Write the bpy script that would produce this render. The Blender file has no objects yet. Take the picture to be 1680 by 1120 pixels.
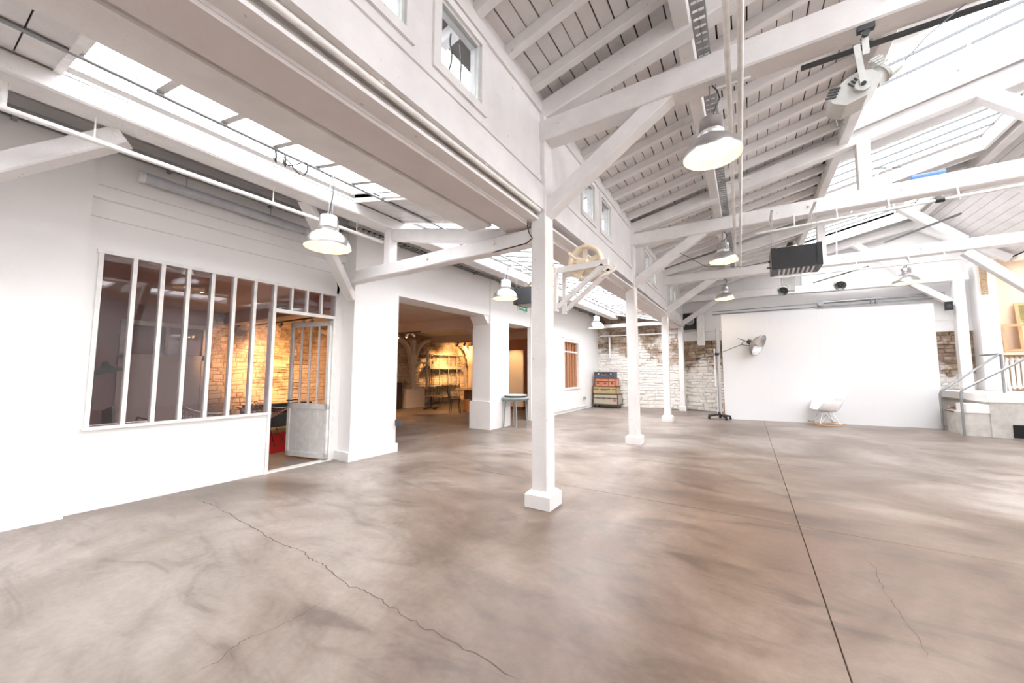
import bpy, bmesh, math, random
from mathutils import Vector, Matrix
random.seed(7)
R = random.uniform
S = bpy.context.scene
COL = S.collection
PI = math.pi

# ---------------------------------------------------------------- camera, sky, light, exposure
cam_d = bpy.data.cameras.new('camera')
cam_d.sensor_width = 36.0
cam_d.lens = 614.97 / 1680 * 36.0
cam_d.clip_start = 0.02
cam = bpy.data.objects.new('camera', cam_d); COL.objects.link(cam)
rx = Vector((0.84782431, 0.53027448, 0.00170859)); ux = Vector((0.04105498, -0.06885208, 0.99678176)); fx = Vector((-0.52868557, 0.84502566, 0.08014488))
cam.matrix_world = Matrix(((rx.x, ux.x, -fx.x, 0), (rx.y, ux.y, -fx.y, 0), (rx.z, ux.z, -fx.z, 1.3), (0, 0, 0, 1)))
S.camera = cam

SKY = 6.0
w = bpy.data.worlds.new('overcast'); S.world = w; w.use_nodes = True
bg = w.node_tree.nodes['Background']
bg.inputs[0].default_value = (1.0, 0.99, 0.98, 1); bg.inputs[1].default_value = SKY
S.view_settings.view_transform = 'Standard'; S.view_settings.look = 'None'
S.view_settings.gamma = 1; S.view_settings.use_curve_mapping = False
S.view_settings.exposure = 0.95
cy = S.cycles
cy.max_bounces = 12; cy.diffuse_bounces = 7; cy.glossy_bounces = 4; cy.transparent_max_bounces = 12; cy.transmission_bounces = 4
cy.sample_clamp_indirect = 6.0; cy.use_denoising = True; cy.denoiser = 'OPENIMAGEDENOISE'
cy.caustics_reflective = False; cy.caustics_refractive = False

def light(name, kind, loc, energy, color=(1, 1, 1), rot=None, **kw):
    d = bpy.data.lights.new(name, kind); d.energy = energy; d.color = color
    for k, v in kw.items(): setattr(d, k, v)
    o = bpy.data.objects.new(name, d); COL.objects.link(o); o.location = loc
    if rot is not None: o.rotation_euler = rot
    return o
def aim(o, target):
    o.rotation_euler = (Vector(target) - o.location).to_track_quat('-Z', 'Y').to_euler()
WARM = (1.0, 0.52, 0.20)
def portal(x0, x1, y0, y1, za, zb):
    # sky portal over a skylight; za at x0, zb at x1; looks down into the room
    sx = math.hypot(x1 - x0, zb - za)
    o = light('sky_portal', 'AREA', ((x0 + x1) / 2, (y0 + y1) / 2, (za + zb) / 2), 1.0, shape='RECTANGLE', size=sx, size_y=y1 - y0)
    o.rotation_euler = (0, -math.atan2(zb - za, x1 - x0), 0)
    o.data.cycles.is_portal = True
    return o

# ---------------------------------------------------------------- materials
MATS = {}
def nt(name):
    m = bpy.data.materials.new(name); m.use_nodes = True
    t = m.node_tree; b = t.nodes['Principled BSDF']
    MATS[name] = m
    return m, t, b
def N(t, kind, **kw):
    n = t.nodes.new(kind)
    for k, v in kw.items():
        if k in n.inputs: n.inputs[k].default_value = v
        else: setattr(n, k, v)
    return n
def ramp(t, fac, stops):
    r = t.nodes.new('ShaderNodeValToRGB'); e = r.color_ramp.elements
    while len(e) < len(stops): e.new(0.5)
    for q, (p, c) in zip(e, stops): q.position = p; q.color = tuple(c) + (1,) if len(c) == 3 else c
    t.links.new(fac, r.inputs[0]); return r
def coords(t): return N(t, 'ShaderNodeTexCoord').outputs['Object']
def geo(t): return N(t, 'ShaderNodeNewGeometry').outputs['Position']
def simple(name, col, rough=0.5, metal=0.0, emit=None, es=0):
    m, t, b = nt(name); b.inputs['Base Color'].default_value = tuple(col) + (1,); b.inputs['Roughness'].default_value = rough
    b.inputs['Metallic'].default_value = metal
    # faint grain
    n = N(t, 'ShaderNodeTexNoise', Scale=14.0, Detail=3.0); t.links.new(geo(t), n.inputs['Vector'])
    r = ramp(t, n.outputs['Fac'], [(0.3, [c * 0.9 for c in col]), (0.7, [min(1, c * 1.05) for c in col])])
    t.links.new(r.outputs[0], b.inputs['Base Color'])
    if emit: b.inputs['Emission Color'].default_value = tuple(emit) + (1,); b.inputs['Emission Strength'].default_value = es
    return m
def painted(name, col, dirt=0.12, rough=0.55, scale=3.0, bump=0.25, stretch=(1, 1, 1), specks=0.0):
    m, t, b = nt(name); g = geo(t)
    mp = N(t, 'ShaderNodeMapping'); mp.inputs['Scale'].default_value = stretch; t.links.new(g, mp.inputs['Vector'])
    n = N(t, 'ShaderNodeTexNoise', Scale=scale, Detail=6.0, Roughness=0.6); t.links.new(mp.outputs[0], n.inputs['Vector'])
    c0 = [c * (1 - dirt) for c in col]
    r = ramp(t, n.outputs['Fac'], [(0.32, c0), (0.62, col)])
    n2 = N(t, 'ShaderNodeTexNoise', Scale=38.0, Detail=4.0); t.links.new(mp.outputs[0], n2.inputs['Vector'])
    sp = N(t, 'ShaderNodeTexNoise', Scale=22.0, Detail=1.0); t.links.new(g, sp.inputs['Vector'])
    r2 = ramp(t, sp.outputs['Fac'], [(0.20, (0.5, 0.47, 0.45)), (0.235, (1, 1, 1))])
    mx = N(t, 'ShaderNodeMix', data_type='RGBA', blend_type='MULTIPLY'); mx.inputs['Factor'].default_value = specks
    t.links.new(r.outputs[0], mx.inputs['A']); t.links.new(r2.outputs[0], mx.inputs['B'])
    t.links.new(mx.outputs['Result'], b.inputs['Base Color'])
    b.inputs['Roughness'].default_value = rough
    bp = N(t, 'ShaderNodeBump', Strength=bump, Distance=0.01); t.links.new(n2.outputs['Fac'], bp.inputs['Height'])
    t.links.new(bp.outputs[0], b.inputs['Normal'])
    return m
TIMBER = painted('painted_timber', (0.80, 0.785, 0.78), 0.10, specks=0.6)
BOARD = painted('painted_board', (0.74, 0.72, 0.715), 0.12)
PLASTER = painted('white_plaster', (0.86, 0.855, 0.85), 0.03, 0.5, 1.5, 0.08)
PANEL = painted('white_panel', (0.85, 0.845, 0.84), 0.02, 0.4, 1.0, 0.03)
SCREENM = painted('screen_panel', (0.83, 0.845, 0.87), 0.02, 0.45, 1.0, 0.03)
SOFFIT = painted('soffit_board', (0.66, 0.61, 0.60), 0.06)
CREAM = painted('cream_wall', (0.78, 0.60, 0.44), 0.04, 0.6, 1.5, 0.08)
TAUPE = painted('annex_ceiling', (0.74, 0.62, 0.55), 0.05, 0.6, 1.0, 0.05)
MAUVE = painted('annex_wall', (0.46, 0.29, 0.29), 0.05, 0.6, 1.0, 0.05)
ROOFING = simple('roof_covering', (0.10, 0.09, 0.085), 0.9)
DARKGAP = simple('dark_base', (0.11, 0.09, 0.075), 0.9)
ALU = simple('spun_aluminium', (0.72, 0.72, 0.73), 0.28, 1.0)
ENAMEL = simple('reflector_enamel', (0.9, 0.84, 0.72), 0.35)
GALV = simple('galvanised_steel', (0.34, 0.35, 0.36), 0.45, 0.8)
CHROME = simple('chrome', (0.75, 0.75, 0.76), 0.1, 1.0)
BLACK = simple('black_metal', (0.018, 0.018, 0.02), 0.45)
CHARCOAL = simple('charcoal_metal', (0.05, 0.055, 0.06), 0.45)
RUBBER = simple('black_rubber', (0.02, 0.02, 0.02), 0.8)
GREYP = simple('grey_paint', (0.30, 0.33, 0.34), 0.5)
GREYL = simple('light_grey_plastic', (0.62, 0.63, 0.61), 0.5)
WHITEP = simple('white_plastic', (0.87, 0.87, 0.87), 0.3)
WHITEM = simple('white_metal', (0.82, 0.81, 0.79), 0.4)
IVORY = simple('ivory_enamel', (0.80, 0.70, 0.56), 0.45)
WOODL = simple('light_wood', (0.62, 0.36, 0.17), 0.45)
WOODF = simple('frame_wood', (0.55, 0.33, 0.18), 0.5)
WOODD = simple('brown_wood', (0.22, 0.10, 0.045), 0.45)
WOODO = simple('orange_wood', (0.42, 0.17, 0.07), 0.5)
REDRUG = simple('red_rug', (0.65, 0.008, 0.012), 0.9)
LEATHER = simple('black_leather', (0.012, 0.012, 0.012), 0.35)
RUSTRED = simple('orange_leather', (0.72, 0.27, 0.18), 0.55)
BLUEC = simple('blue_canvas', (0.06, 0.10, 0.17), 0.6)
OLIVE = simple('olive_canvas', (0.45, 0.37, 0.19), 0.7)
BEIGE = simple('beige_canvas', (0.48, 0.42, 0.33), 0.7)
DKBROWN = simple('dark_brown_trim', (0.07, 0.05, 0.04), 0.5)
BRASS = simple('brass', (0.6, 0.45, 0.2), 0.35, 1.0)
GREEN = simple('green_sign', (0.05, 0.45, 0.25), 0.4)
BLUEB = simple('blue_plastic', (0.10, 0.20, 0.55), 0.5)
HOLESHADE = simple('hole_shade_black', (0.01, 0.01, 0.01), 0.9)
WICKER = simple('wicker', (0.50, 0.33, 0.17), 0.7)
MIRRORM = simple('mirror', (0.75, 0.72, 0.68), 0.08, 1.0)
BULB = simple('lit_bulb', (1, 0.9, 0.7), 0.4, 0, (1.0, 0.74, 0.42), 14)
SPOTG = simple('lit_spot_face', (1, 0.9, 0.7), 0.4, 0, (1.0, 0.70, 0.36), 12)
TUBEOFF = simple('fluorescent_cover', (0.46, 0.48, 0.52), 0.12)
SILVER = simple('grille_silver', (0.6, 0.6, 0.6), 0.4)

def glass(name, tint=(1, 1, 1), refl=1.0, frost=0.0):
    m, t, b = nt(name); t.nodes.remove(b); out = t.nodes['Material Output']
    tr = N(t, 'ShaderNodeBsdfTransparent'); tr.inputs[0].default_value = tuple(tint) + (1,)
    gl = N(t, 'ShaderNodeBsdfGlossy'); gl.inputs['Roughness'].default_value = 0.015
    lw_ = N(t, 'ShaderNodeLayerWeight', Blend=0.5)
    pw = N(t, 'ShaderNodeMath', operation='POWER'); pw.inputs[1].default_value = 4.0; t.links.new(lw_.outputs['Facing'], pw.inputs[0])
    fr = N(t, 'ShaderNodeMath', operation='MULTIPLY_ADD'); fr.inputs[1].default_value = 0.9; fr.inputs[2].default_value = 0.05; t.links.new(pw.outputs[0], fr.inputs[0])
    mu = N(t, 'ShaderNodeMath', operation='MULTIPLY'); mu.inputs[1].default_value = refl; t.links.new(fr.outputs[0], mu.inputs[0])
    mix = N(t, 'ShaderNodeMixShader'); t.links.new(mu.outputs[0], mix.inputs[0]); t.links.new(tr.outputs[0], mix.inputs[1]); t.links.new(gl.outputs[0], mix.inputs[2])
    last = mix
    if frost:
        tl = N(t, 'ShaderNodeBsdfTranslucent'); tl.inputs[0].default_value = (0.95, 0.97, 1, 1)
        m2 = N(t, 'ShaderNodeMixShader'); m2.inputs[0].default_value = frost
        t.links.new(mix.outputs[0], m2.inputs[1]); t.links.new(tl.outputs[0], m2.inputs[2]); last = m2
    t.links.new(last.outputs[0], out.inputs['Surface'])
    return m
SKYGLASS = glass('skylight_glass', (0.97, 0.98, 1.0), 0.12)
WINGLASS = glass('window_glass', (0.94, 0.91, 0.93), 0.75)
DUSTYGLASS = glass('dusty_glass', (0.82, 0.84, 0.86), 1.0)

def concrete():
    m, t, b = nt('polished_concrete'); g = geo(t)
    n1 = N(t, 'ShaderNodeTexNoise', Scale=0.55, Detail=5.0, Roughness=0.62, Distortion=0.6); t.links.new(g, n1.inputs['Vector'])
    mp = N(t, 'ShaderNodeMapping'); mp.inputs['Scale'].default_value = (1.0, 2.6, 1); mp.inputs['Rotation'].default_value = (0, 0, 0.35); t.links.new(g, mp.inputs['Vector'])
    n2 = N(t, 'ShaderNodeTexNoise', Scale=1.3, Detail=7.0, Roughness=0.6, Distortion=1.2); t.links.new(mp.outputs[0], n2.inputs['Vector'])
    n3 = N(t, 'ShaderNodeTexNoise', Scale=26.0, Detail=5.0, Roughness=0.7); t.links.new(g, n3.inputs['Vector'])
    r1 = ramp(t, n1.outputs['Fac'], [(0.34, (0.135, 0.104, 0.085)), (0.50, (0.225, 0.187, 0.162)), (0.66, (0.335, 0.297, 0.27))])
    r2 = ramp(t, n2.outputs['Fac'], [(0.32, (0.62, 0.59, 0.57)), (0.46, (0.95, 0.94, 0.93)), (0.68, (1.16, 1.15, 1.14))])
    r3 = ramp(t, n3.outputs['Fac'], [(0.3, (0.88, 0.87, 0.86)), (0.7, (1.06, 1.06, 1.06))])
    # browner, darker middle of the hall; greyer concrete towards the walls
    vm = N(t, 'ShaderNodeMapping'); vm.inputs['Location'].default_value = (0.05, -0.75, 0); vm.inputs['Scale'].default_value = (0.28, 0.20, 0.0); t.links.new(g, vm.inputs['Vector'])
    ln = N(t, 'ShaderNodeVectorMath', operation='LENGTH'); t.links.new(vm.outputs[0], ln.inputs[0])
    wn_ = N(t, 'ShaderNodeMath', operation='MULTIPLY_ADD'); wn_.inputs[1].default_value = 1.3; t.links.new(n1.outputs['Fac'], wn_.inputs[0]); t.links.new(ln.outputs['Value'], wn_.inputs[2])
    rt_ = ramp(t, wn_.outputs[0], [(0.75, (0.70, 0.54, 0.43)), (1.0, (1, 1, 1))])
    mr_ = N(t, 'ShaderNodeMapRange'); mr_.inputs['From Max'].default_value = 1.9; t.links.new(wn_.outputs[0], mr_.inputs['Value']); t.links.new(mr_.outputs[0], rt_.inputs[0])
    rt_.color_ramp.elements[0].position = 0.42; rt_.color_ramp.elements[1].position = 0.85
    m0 = N(t, 'ShaderNodeMix', data_type='RGBA', blend_type='MULTIPLY'); m0.inputs['Factor'].default_value = 1
    t.links.new(r1.outputs[0], m0.inputs['A']); t.links.new(rt_.outputs[0], m0.inputs['B'])
    m1 = N(t, 'ShaderNodeMix', data_type='RGBA', blend_type='MULTIPLY'); m1.inputs['Factor'].default_value = 1
    m2 = N(t, 'ShaderNodeMix', data_type='RGBA', blend_type='MULTIPLY'); m2.inputs['Factor'].default_value = 1
    t.links.new(m0.outputs['Result'], m1.inputs['A']); t.links.new(r2.outputs[0], m1.inputs['B'])
    t.links.new(m1.outputs['Result'], m2.inputs['A']); t.links.new(r3.outputs[0], m2.inputs['B'])
    t.links.new(m2.outputs['Result'], b.inputs['Base Color'])
    rr = N(t, 'ShaderNodeMapRange'); rr.inputs['To Min'].default_value = 0.30; rr.inputs['To Max'].default_value = 0.52
    t.links.new(n2.outputs['Fac'], rr.inputs['Value']); t.links.new(rr.outputs[0], b.inputs['Roughness'])
    bp = N(t, 'ShaderNodeBump', Strength=0.12, Distance=0.01); t.links.new(n3.outputs['Fac'], bp.inputs['Height']); t.links.new(bp.outputs[0], b.inputs['Normal'])
    b.inputs['Specular IOR Level'].default_value = 0.6
    return m
CONCRETE = concrete()
ROUGHC = painted('rough_concrete', (0.62, 0.60, 0.57), 0.25, 0.8, 5.0, 0.5)

def stone(name, base, white, wlo, whi, cover):
    # rubble stone: tint per stone, with surviving limewash where it was brushed on
    m, t, b = nt(name); g = geo(t)
    oi = N(t, 'ShaderNodeAttribute'); oi.attribute_name = 'tint'
    n = N(t, 'ShaderNodeTexNoise', Scale=9.0, Detail=6.0); t.links.new(g, n.inputs['Vector'])
    r = ramp(t, n.outputs['Fac'], [(0.3, [c * 0.55 for c in base]), (0.7, base)])
    mm = N(t, 'ShaderNodeMix', data_type='RGBA', blend_type='MULTIPLY'); mm.inputs['Factor'].default_value = 1
    t.links.new(r.outputs[0], mm.inputs['A']); t.links.new(oi.outputs['Color'], mm.inputs['B'])
    k = N(t, 'ShaderNodeTexNoise', Scale=1.1, Detail=9.0, Roughness=0.72, Distortion=0.4); t.links.new(g, k.inputs['Vector'])
    sx = N(t, 'ShaderNodeSeparateXYZ'); t.links.new(g, sx.inputs[0])
    mr = N(t, 'ShaderNodeMapRange'); mr.inputs['From Min'].default_value = wlo; mr.inputs['From Max'].default_value = whi
    mr.inputs['To Min'].default_value = 0.22; mr.inputs['To Max'].default_value = -0.10
    t.links.new(sx.outputs['Z'], mr.inputs['Value'])
    ad = N(t, 'ShaderNodeMath', operation='ADD'); t.links.new(k.outputs['Fac'], ad.inputs[0]); t.links.new(mr.outputs[0], ad.inputs[1])
    if cover:   # limewash thicker to the left of a boundary along x
        cx_ = N(t, 'ShaderNodeMapRange'); cx_.inputs['From Min'].default_value = -2.3; cx_.inputs['From Max'].default_value = -1.6
        cx_.inputs['To Min'].default_value = cover; cx_.inputs['To Max'].default_value = -0.04; t.links.new(sx.outputs['X'], cx_.inputs['Value'])
        a2 = N(t, 'ShaderNodeMath', operation='ADD'); t.links.new(ad.outputs[0], a2.inputs[0]); t.links.new(cx_.outputs[0], a2.inputs[1]); ad = a2
    rw = ramp(t, ad.outputs[0], [(0.50, (0, 0, 0)), (0.60, (1, 1, 1))])
    mx = N(t, 'ShaderNodeMix', data_type='RGBA'); t.links.new(rw.outputs[0], mx.inputs['Factor'])
    t.links.new(mm.outputs['Result'], mx.inputs['A']); mx.inputs['B'].default_value = tuple(white) + (1,)
    t.links.new(mx.outputs['Result'], b.inputs['Base Color']); b.inputs['Roughness'].default_value = 0.9
    bp = N(t, 'ShaderNodeBump', Strength=0.6, Distance=0.02); t.links.new(n.outputs['Fac'], bp.inputs['Height']); t.links.new(bp.outputs[0], b.inputs['Normal'])
    return m
STONE = stone('limewashed_rubble', (0.46, 0.35, 0.27), (0.78, 0.75, 0.71), 0.6, 2.4, 0.09)
STONEW = stone('bare_rubble', (0.60, 0.48, 0.36), (0.74, 0.64, 0.52), 0.0, 3.0, 0)
MORTAR = stone('old_mortar', (0.38, 0.30, 0.24), (0.76, 0.73, 0.69), 0.6, 2.4, 0.16)
MORTARW = simple('annex_mortar', (0.42, 0.33, 0.24), 0.9)

# ---------------------------------------------------------------- mesh helpers
class MB:
    def __init__(s): s.v = []; s.f = []; s.sm = []
    def add(s, verts, faces, smooth=False):
        o = len(s.v); s.v += [tuple(v) for v in verts]; s.f += [tuple(i + o for i in f) for f in faces]; s.sm += [smooth] * len(faces); return s
    def box(s, x0, x1, y0, y1, z0, z1, M=None):
        v = [Vector(p) for p in ((x0, y0, z0), (x1, y0, z0), (x1, y1, z0), (x0, y1, z0), (x0, y0, z1), (x1, y0, z1), (x1, y1, z1), (x0, y1, z1))]
        if M: v = [M @ p for p in v]
        return s.add(v, [(0, 3, 2, 1), (4, 5, 6, 7), (0, 1, 5, 4), (1, 2, 6, 5), (2, 3, 7, 6), (3, 0, 4, 7)])
    def beam(s, p0, p1, w, h, up=(0, 0, 1), ch=0.0, seg=1, jit=0.0):
        # w across, h along 'up'; p0,p1 centre line; chamfered edges
        p0, p1 = Vector(p0), Vector(p1); d = (p1 - p0).normalized(); up = Vector(up)
        sd = d.cross(up).normalized(); u = sd.cross(d).normalized(); a, b = w / 2, h / 2
        if ch: prof = [(-a + ch, -b), (a - ch, -b), (a, -b + ch), (a, b - ch), (a - ch, b), (-a + ch, b), (-a, b - ch), (-a, -b + ch)]
        else: prof = [(-a, -b), (a, -b), (a, b), (-a, b)]
        n = len(prof); v = []; f = []
        for k in range(seg + 1):
            c = p0.lerp(p1, k / seg); j = jit if 0 < k < seg else 0
            ox, oy = R(-j, j), R(-j, j)
            for (x, y) in prof: v.append(c + sd * (x + ox) + u * (y + oy))
        for k in range(seg):
            for i in range(n):
                f.append((k * n + i, k * n + (i + 1) % n, (k + 1) * n + (i + 1) % n, (k + 1) * n + i))
        f.append(tuple(range(n))[::-1]); f.append(tuple(range(seg * n, seg * n + n)))
        return s.add(v, f)
    def cyl(s, p0, p1, r0, r1=None, n=12, cap=True):
        p0, p1 = Vector(p0), Vector(p1); r1 = r0 if r1 is None else r1
        d = (p1 - p0).normalized(); a = d.orthogonal().normalized(); b = d.cross(a)
        v = [p + (a * math.cos(2 * PI * i / n) + b * math.sin(2 * PI * i / n)) * r for p, r in ((p0, r0), (p1, r1)) for i in range(n)]
        s.add(v, [(i, (i + 1) % n, n + (i + 1) % n, n + i) for i in range(n)], True)
        if cap: s.add(v, [tuple(range(n))[::-1], tuple(range(n, 2 * n))])
        return s
    def tube(s, pts, r, n=8, closed=False):
        pts = [Vector(p) for p in pts]; m = len(pts); rings = []
        prev = None; v = []; f = []
        for k in range(m):
            if closed: d = pts[(k + 1) % m] - pts[k - 1]
            else: d = pts[min(k + 1, m - 1)] - pts[max(k - 1, 0)]
            d.normalize()
            a = prev - d * prev.dot(d) if prev is not None else d.orthogonal()
            if a.length < 1e-5: a = d.orthogonal()
            a.normalize(); prev = a; b = d.cross(a)
            for i in range(n): v.append(pts[k] + (a * math.cos(2 * PI * i / n) + b * math.sin(2 * PI * i / n)) * r)
        q = m if closed else m - 1
        for k in range(q):
            for i in range(n):
                j = (k + 1) % m
                f.append((k * n + i, k * n + (i + 1) % n, j * n + (i + 1) % n, j * n + i))
        s.add(v, f, True)
        if not closed: s.add(v, [tuple(range(n))[::-1], tuple(range((m - 1) * n, m * n))])
        return s
    def lathe(s, prof, n=28, M=None):
        v = []; f = []
        for (r, z) in prof:
            for i in range(n):
                p = Vector((r * math.cos(2 * PI * i / n), r * math.sin(2 * PI * i / n), z)); v.append(M @ p if M else p)
        for k in range(len(prof) - 1):
            for i in range(n): f.append((k * n + i, k * n + (i + 1) % n, (k + 1) * n + (i + 1) % n, (k + 1) * n + i))
        return s.add(v, f, True)
    def prism(s, poly, axis, a0, a1):
        # polygon in the two other axes, extruded along axis 'x','y' or 'z'
        n = len(poly); v = []
        for a in (a0, a1):
            for (p, q) in poly: v.append({'x': (a, p, q), 'y': (p, a, q), 'z': (p, q, a)}[axis])
        return s.add(v, [tuple(range(n))[::-1], tuple(range(n, 2 * n))] + [(i, (i + 1) % n, n + (i + 1) % n, n + i) for i in range(n)])
    def build(s, name, mat, parent=None, label=None, kind=None, tint=None):
        me = bpy.data.meshes.new(name)
        off = Vector((0, 0, 0))
        if parent is not None:
            q = parent
            while q is not None: off += q.location; q = q.parent
        me.from_pydata([tuple(Vector(p) - off) for p in s.v], [], s.f)
        me.polygons.foreach_set('use_smooth', s.sm)
        bm = bmesh.new(); bm.from_mesh(me); bmesh.ops.recalc_face_normals(bm, faces=bm.faces); bm.to_mesh(me); bm.free()
        if tint is not None:
            at = me.color_attributes.new('tint', 'FLOAT_COLOR', 'POINT'); i = 0
            for (cnt, c) in tint:
                for _ in range(cnt): at.data[i].color = (c[0], c[1], c[2], 1); i += 1
        me.materials.append(mat); me.update()
        o = bpy.data.objects.new(name, me); COL.objects.link(o)
        if parent is not None: o.parent = parent
        if label: o['label'] = label
        if kind: o['kind'] = kind
        return o
def tag(o, label, cat, group=None):
    o['label'] = label; o['category'] = cat; o['kind'] = 'thing'
    if group: o['group'] = group
    return o
def thing(name, label, cat, loc=(0, 0, 0), group=None):
    o = bpy.data.objects.new(name, None); COL.objects.link(o); o.location = loc; o.empty_display_size = 0.1
    return tag(o, label, cat, group)
def struct(name, loc=(0, 0, 0)):
    o = bpy.data.objects.new(name, None); COL.objects.link(o); o.location = loc; o['kind'] = 'structure'; return o
def dup(o, loc, label=None, rz=None):
    def cp(q, par):
        c = q.copy(); COL.objects.link(c)
        if par is not None: c.parent = par
        for ch in kids.get(q.name, []): cp(ch, c)
        return c
    kids = {}
    for q in COL.objects:
        if q.parent: kids.setdefault(q.parent.name, []).append(q)
    r = cp(o, None); r.location = loc
    if label: r['label'] = label
    if rz is not None: r.rotation_euler = (0, 0, rz)
    return r
def inst(src, name, parent, loc, rot=(0, 0, 0), sc=(1, 1, 1)):
    o = bpy.data.objects.new(name, src); COL.objects.link(o); o.parent = parent; o.location = loc; o.rotation_euler = rot; o.scale = sc; return o

# ---------------------------------------------------------------- plan of the hall (metres)
def cx(y): return -1.745 - 0.0135 * (y - 3.375)      # line of the post row
TY = [-0.35, 3.375, 7.12, 10.8, 13.92]                # truss positions
YB = 14.27                                             # face of the back wall
YR = -3.2                                              # rear of the hall
def nz(x): return 4.08 + 0.235 * (x + 1.73)           # underside of nave rafters
def az(x): return 3.12 + 0.21 * (-2.7 - x)           # underside of aisle roof

# ---------------------------------------------------------------- floor
fl = struct('floor')
MB().box(-11.5, 8.2, YR - .2, 14.6, -0.25, -0.035).build('floor_base', DARKGAP, fl)
g = 0.003
xs = [(-5.35, 0.32), (0.32, 8.1)]; ys = [(YR, 4.08), (4.08, 6.62), (6.62, 9.27), (9.27, 14.4)]
def slab(x0, x1, y0, y1):
    c = 0.003; a = [(x0 + g / 2, y0 + g / 2), (x1 - g / 2, y0 + g / 2), (x1 - g / 2, y1 - g / 2), (x0 + g / 2, y1 - g / 2)]
    b = [(x0 + g / 2 + c, y0 + g / 2 + c), (x1 - g / 2 - c, y0 + g / 2 + c), (x1 - g / 2 - c, y1 - g / 2 - c), (x0 + g / 2 + c, y1 - g / 2 - c)]
    v = [(x, y, -0.035) for x, y in a] + [(x, y, -0.005) for x, y in a] + [(x, y, 0) for x, y in b]
    f = [(8, 9, 10, 11)] + [(i, (i + 1) % 4, 4 + (i + 1) % 4, 4 + i) for i in range(4)] + [(4 + i, 4 + (i + 1) % 4, 8 + (i + 1) % 4, 8 + i) for i in range(4)]
    MB().add(v, f).build('concrete_slab', CONCRETE, fl)
for (x0, x1) in xs:
    for (y0, y1) in ys: slab(x0, x1, y0, y1)
slab(-11.45, -5.35, YR, 14.4)
def crack(pts, w):
    m = MB(); P = []
    for i in range(len(pts) - 1):
        for k in range(7):
            t_ = k / 7; x = pts[i][0] * (1 - t_) + pts[i + 1][0] * t_; y = pts[i][1] * (1 - t_) + pts[i + 1][1] * t_
            P.append((x + R(-.009, .009), y + R(-.012, .012)))
    P.append(pts[-1]); n = len(P); top = []; 
    for i, (x, y) in enumerate(P):
        q = P[min(i + 1, n - 1)]; p = P[max(i - 1, 0)]; d = Vector((q[0] - p[0], q[1] - p[1])).normalized()
        ww = w * R(.3, 1) * min(1, i / 4, (n - 1 - i) / 4)
        top.append(((x - d.y * ww, y + d.x * ww, 0.0012), (x + d.y * ww, y - d.x * ww, 0.0012)))
    v = [p for pr in top for p in pr]
    m.add(v, [(2 * i, 2 * i + 1, 2 * i + 3, 2 * i + 2) for i in range(n - 1)])
    m.build('floor_crack', simple('crack_dirt', (0.13, 0.10, 0.08), 0.9) if 'crack_dirt' not in MATS else MATS['crack_dirt'], fl)
crack([(-4.87, 1.63), (-4.47, 1.65), (-4.01, 1.63), (-3.49, 1.6), (-3.1, 1.57), (-2.78, 1.59), (-2.58, 1.56), (-2.43, 1.56), (-2.12, 1.5), (-1.93, 1.53), (-1.73, 1.5), (-1.48, 1.48), (-1.18, 1.47), (-0.85, 1.46)], 0.004)
crack([(-2.08, 0.73), (-2.07, 0.83), (-2.13, 0.94), (-2.09, 1.05), (-2.07, 1.22), (-2.11, 1.38)], 0.0025)
crack([(0.63, 3.71), (0.67, 3.49), (0.64, 3.19), (0.65, 2.99), (0.66, 2.74), (0.64, 2.5)], 0.0025)

# ---------------------------------------------------------------- rubble stone walls
def rubble(parent, axis, u0, u1, z0, z1, plane, sgn, mat, box_vis, limit=290, hmin=.09, hmax=.17):
    # axis 'x': wall faces -y at y=plane ; axis 'y': wall faces +x at x=plane
    cnt = 0; rest = MB(); rt = []; z = z0
    while z < z1 - 0.03:
        h = min(R(hmin, hmax), z1 - z); u = u0 - R(0, .2)
        while u < u1:
            wd = R(.13, .40) * (hmax / .17) ** .5; a0, a1 = max(u, u0) + .006, min(u + wd, u1) - .006; u += wd
            if a1 - a0 < .05: continue
            pr = R(.02, .05); i_ = .012
            q0, q1 = z + .005, z + h - .005
            back = [(a0, q0), (a1, q0), (a1, q1), (a0, q1)]
            mid = [(a + R(-.006, .006), b + R(-.006, .006)) for a, b in back]
            fr = [(a0 + i_ + R(0, .02), q0 + i_ + R(0, .012)), (a1 - i_ - R(0, .02), q0 + i_ + R(0, .012)), (a1 - i_ - R(0, .02), q1 - i_ - R(0, .012)), (a0 + i_ + R(0, .02), q1 - i_ - R(0, .012))]
            V = []
            for ring, dep in ((back, -.01), (mid, pr * .6), (fr, pr)):
                for (a, b) in ring:
                    dd = dep + (R(-.008, .008) if dep > 0 else 0)
                    b = max(z0, b + .022 * math.sin(a * 2.3 + b * 1.9) + .012 * math.sin(a * 7.1 + b * 5) + (R(-.005, .005) if dep > 0 else 0))
                    V.append((a, plane - dd * 1.0, b) if axis == 'x' else (plane + dd, a, b))
            F = [(8, 9, 10, 11)] + [(k, (k + 1) % 4, 4 + (k + 1) % 4, 4 + k) for k in range(4)] + [(4 + k, 4 + (k + 1) % 4, 8 + (k + 1) % 4, 8 + k) for k in range(4)]
            tn = R(.6, 1.15); tc = (tn, tn * R(.92, 1.0), tn * R(.82, 1.0))
            c = ((a0 + a1) / 2, (q0 + q1) / 2)
            if cnt < limit and any(b[0] < c[0] < b[1] and b[2] < c[1] < b[3] for b in box_vis):
                MB().add(V, F).build('stone', mat, parent, tint=[(12, tc)]); cnt += 1
            else: rest.add(V, F); rt.append((12, tc))
        z += h
    if rt: rest.build('rubble_courses', mat, parent, kind='stuff', tint=rt)
wb = struct('wall_back')
mo = MB().box(-5.2, 8.2, YB, YB + .35, 0, 2.36).box(-5.2, -1.8, YB, YB + .35, 2.36, 3.9); n_ = len(mo.v)
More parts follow.
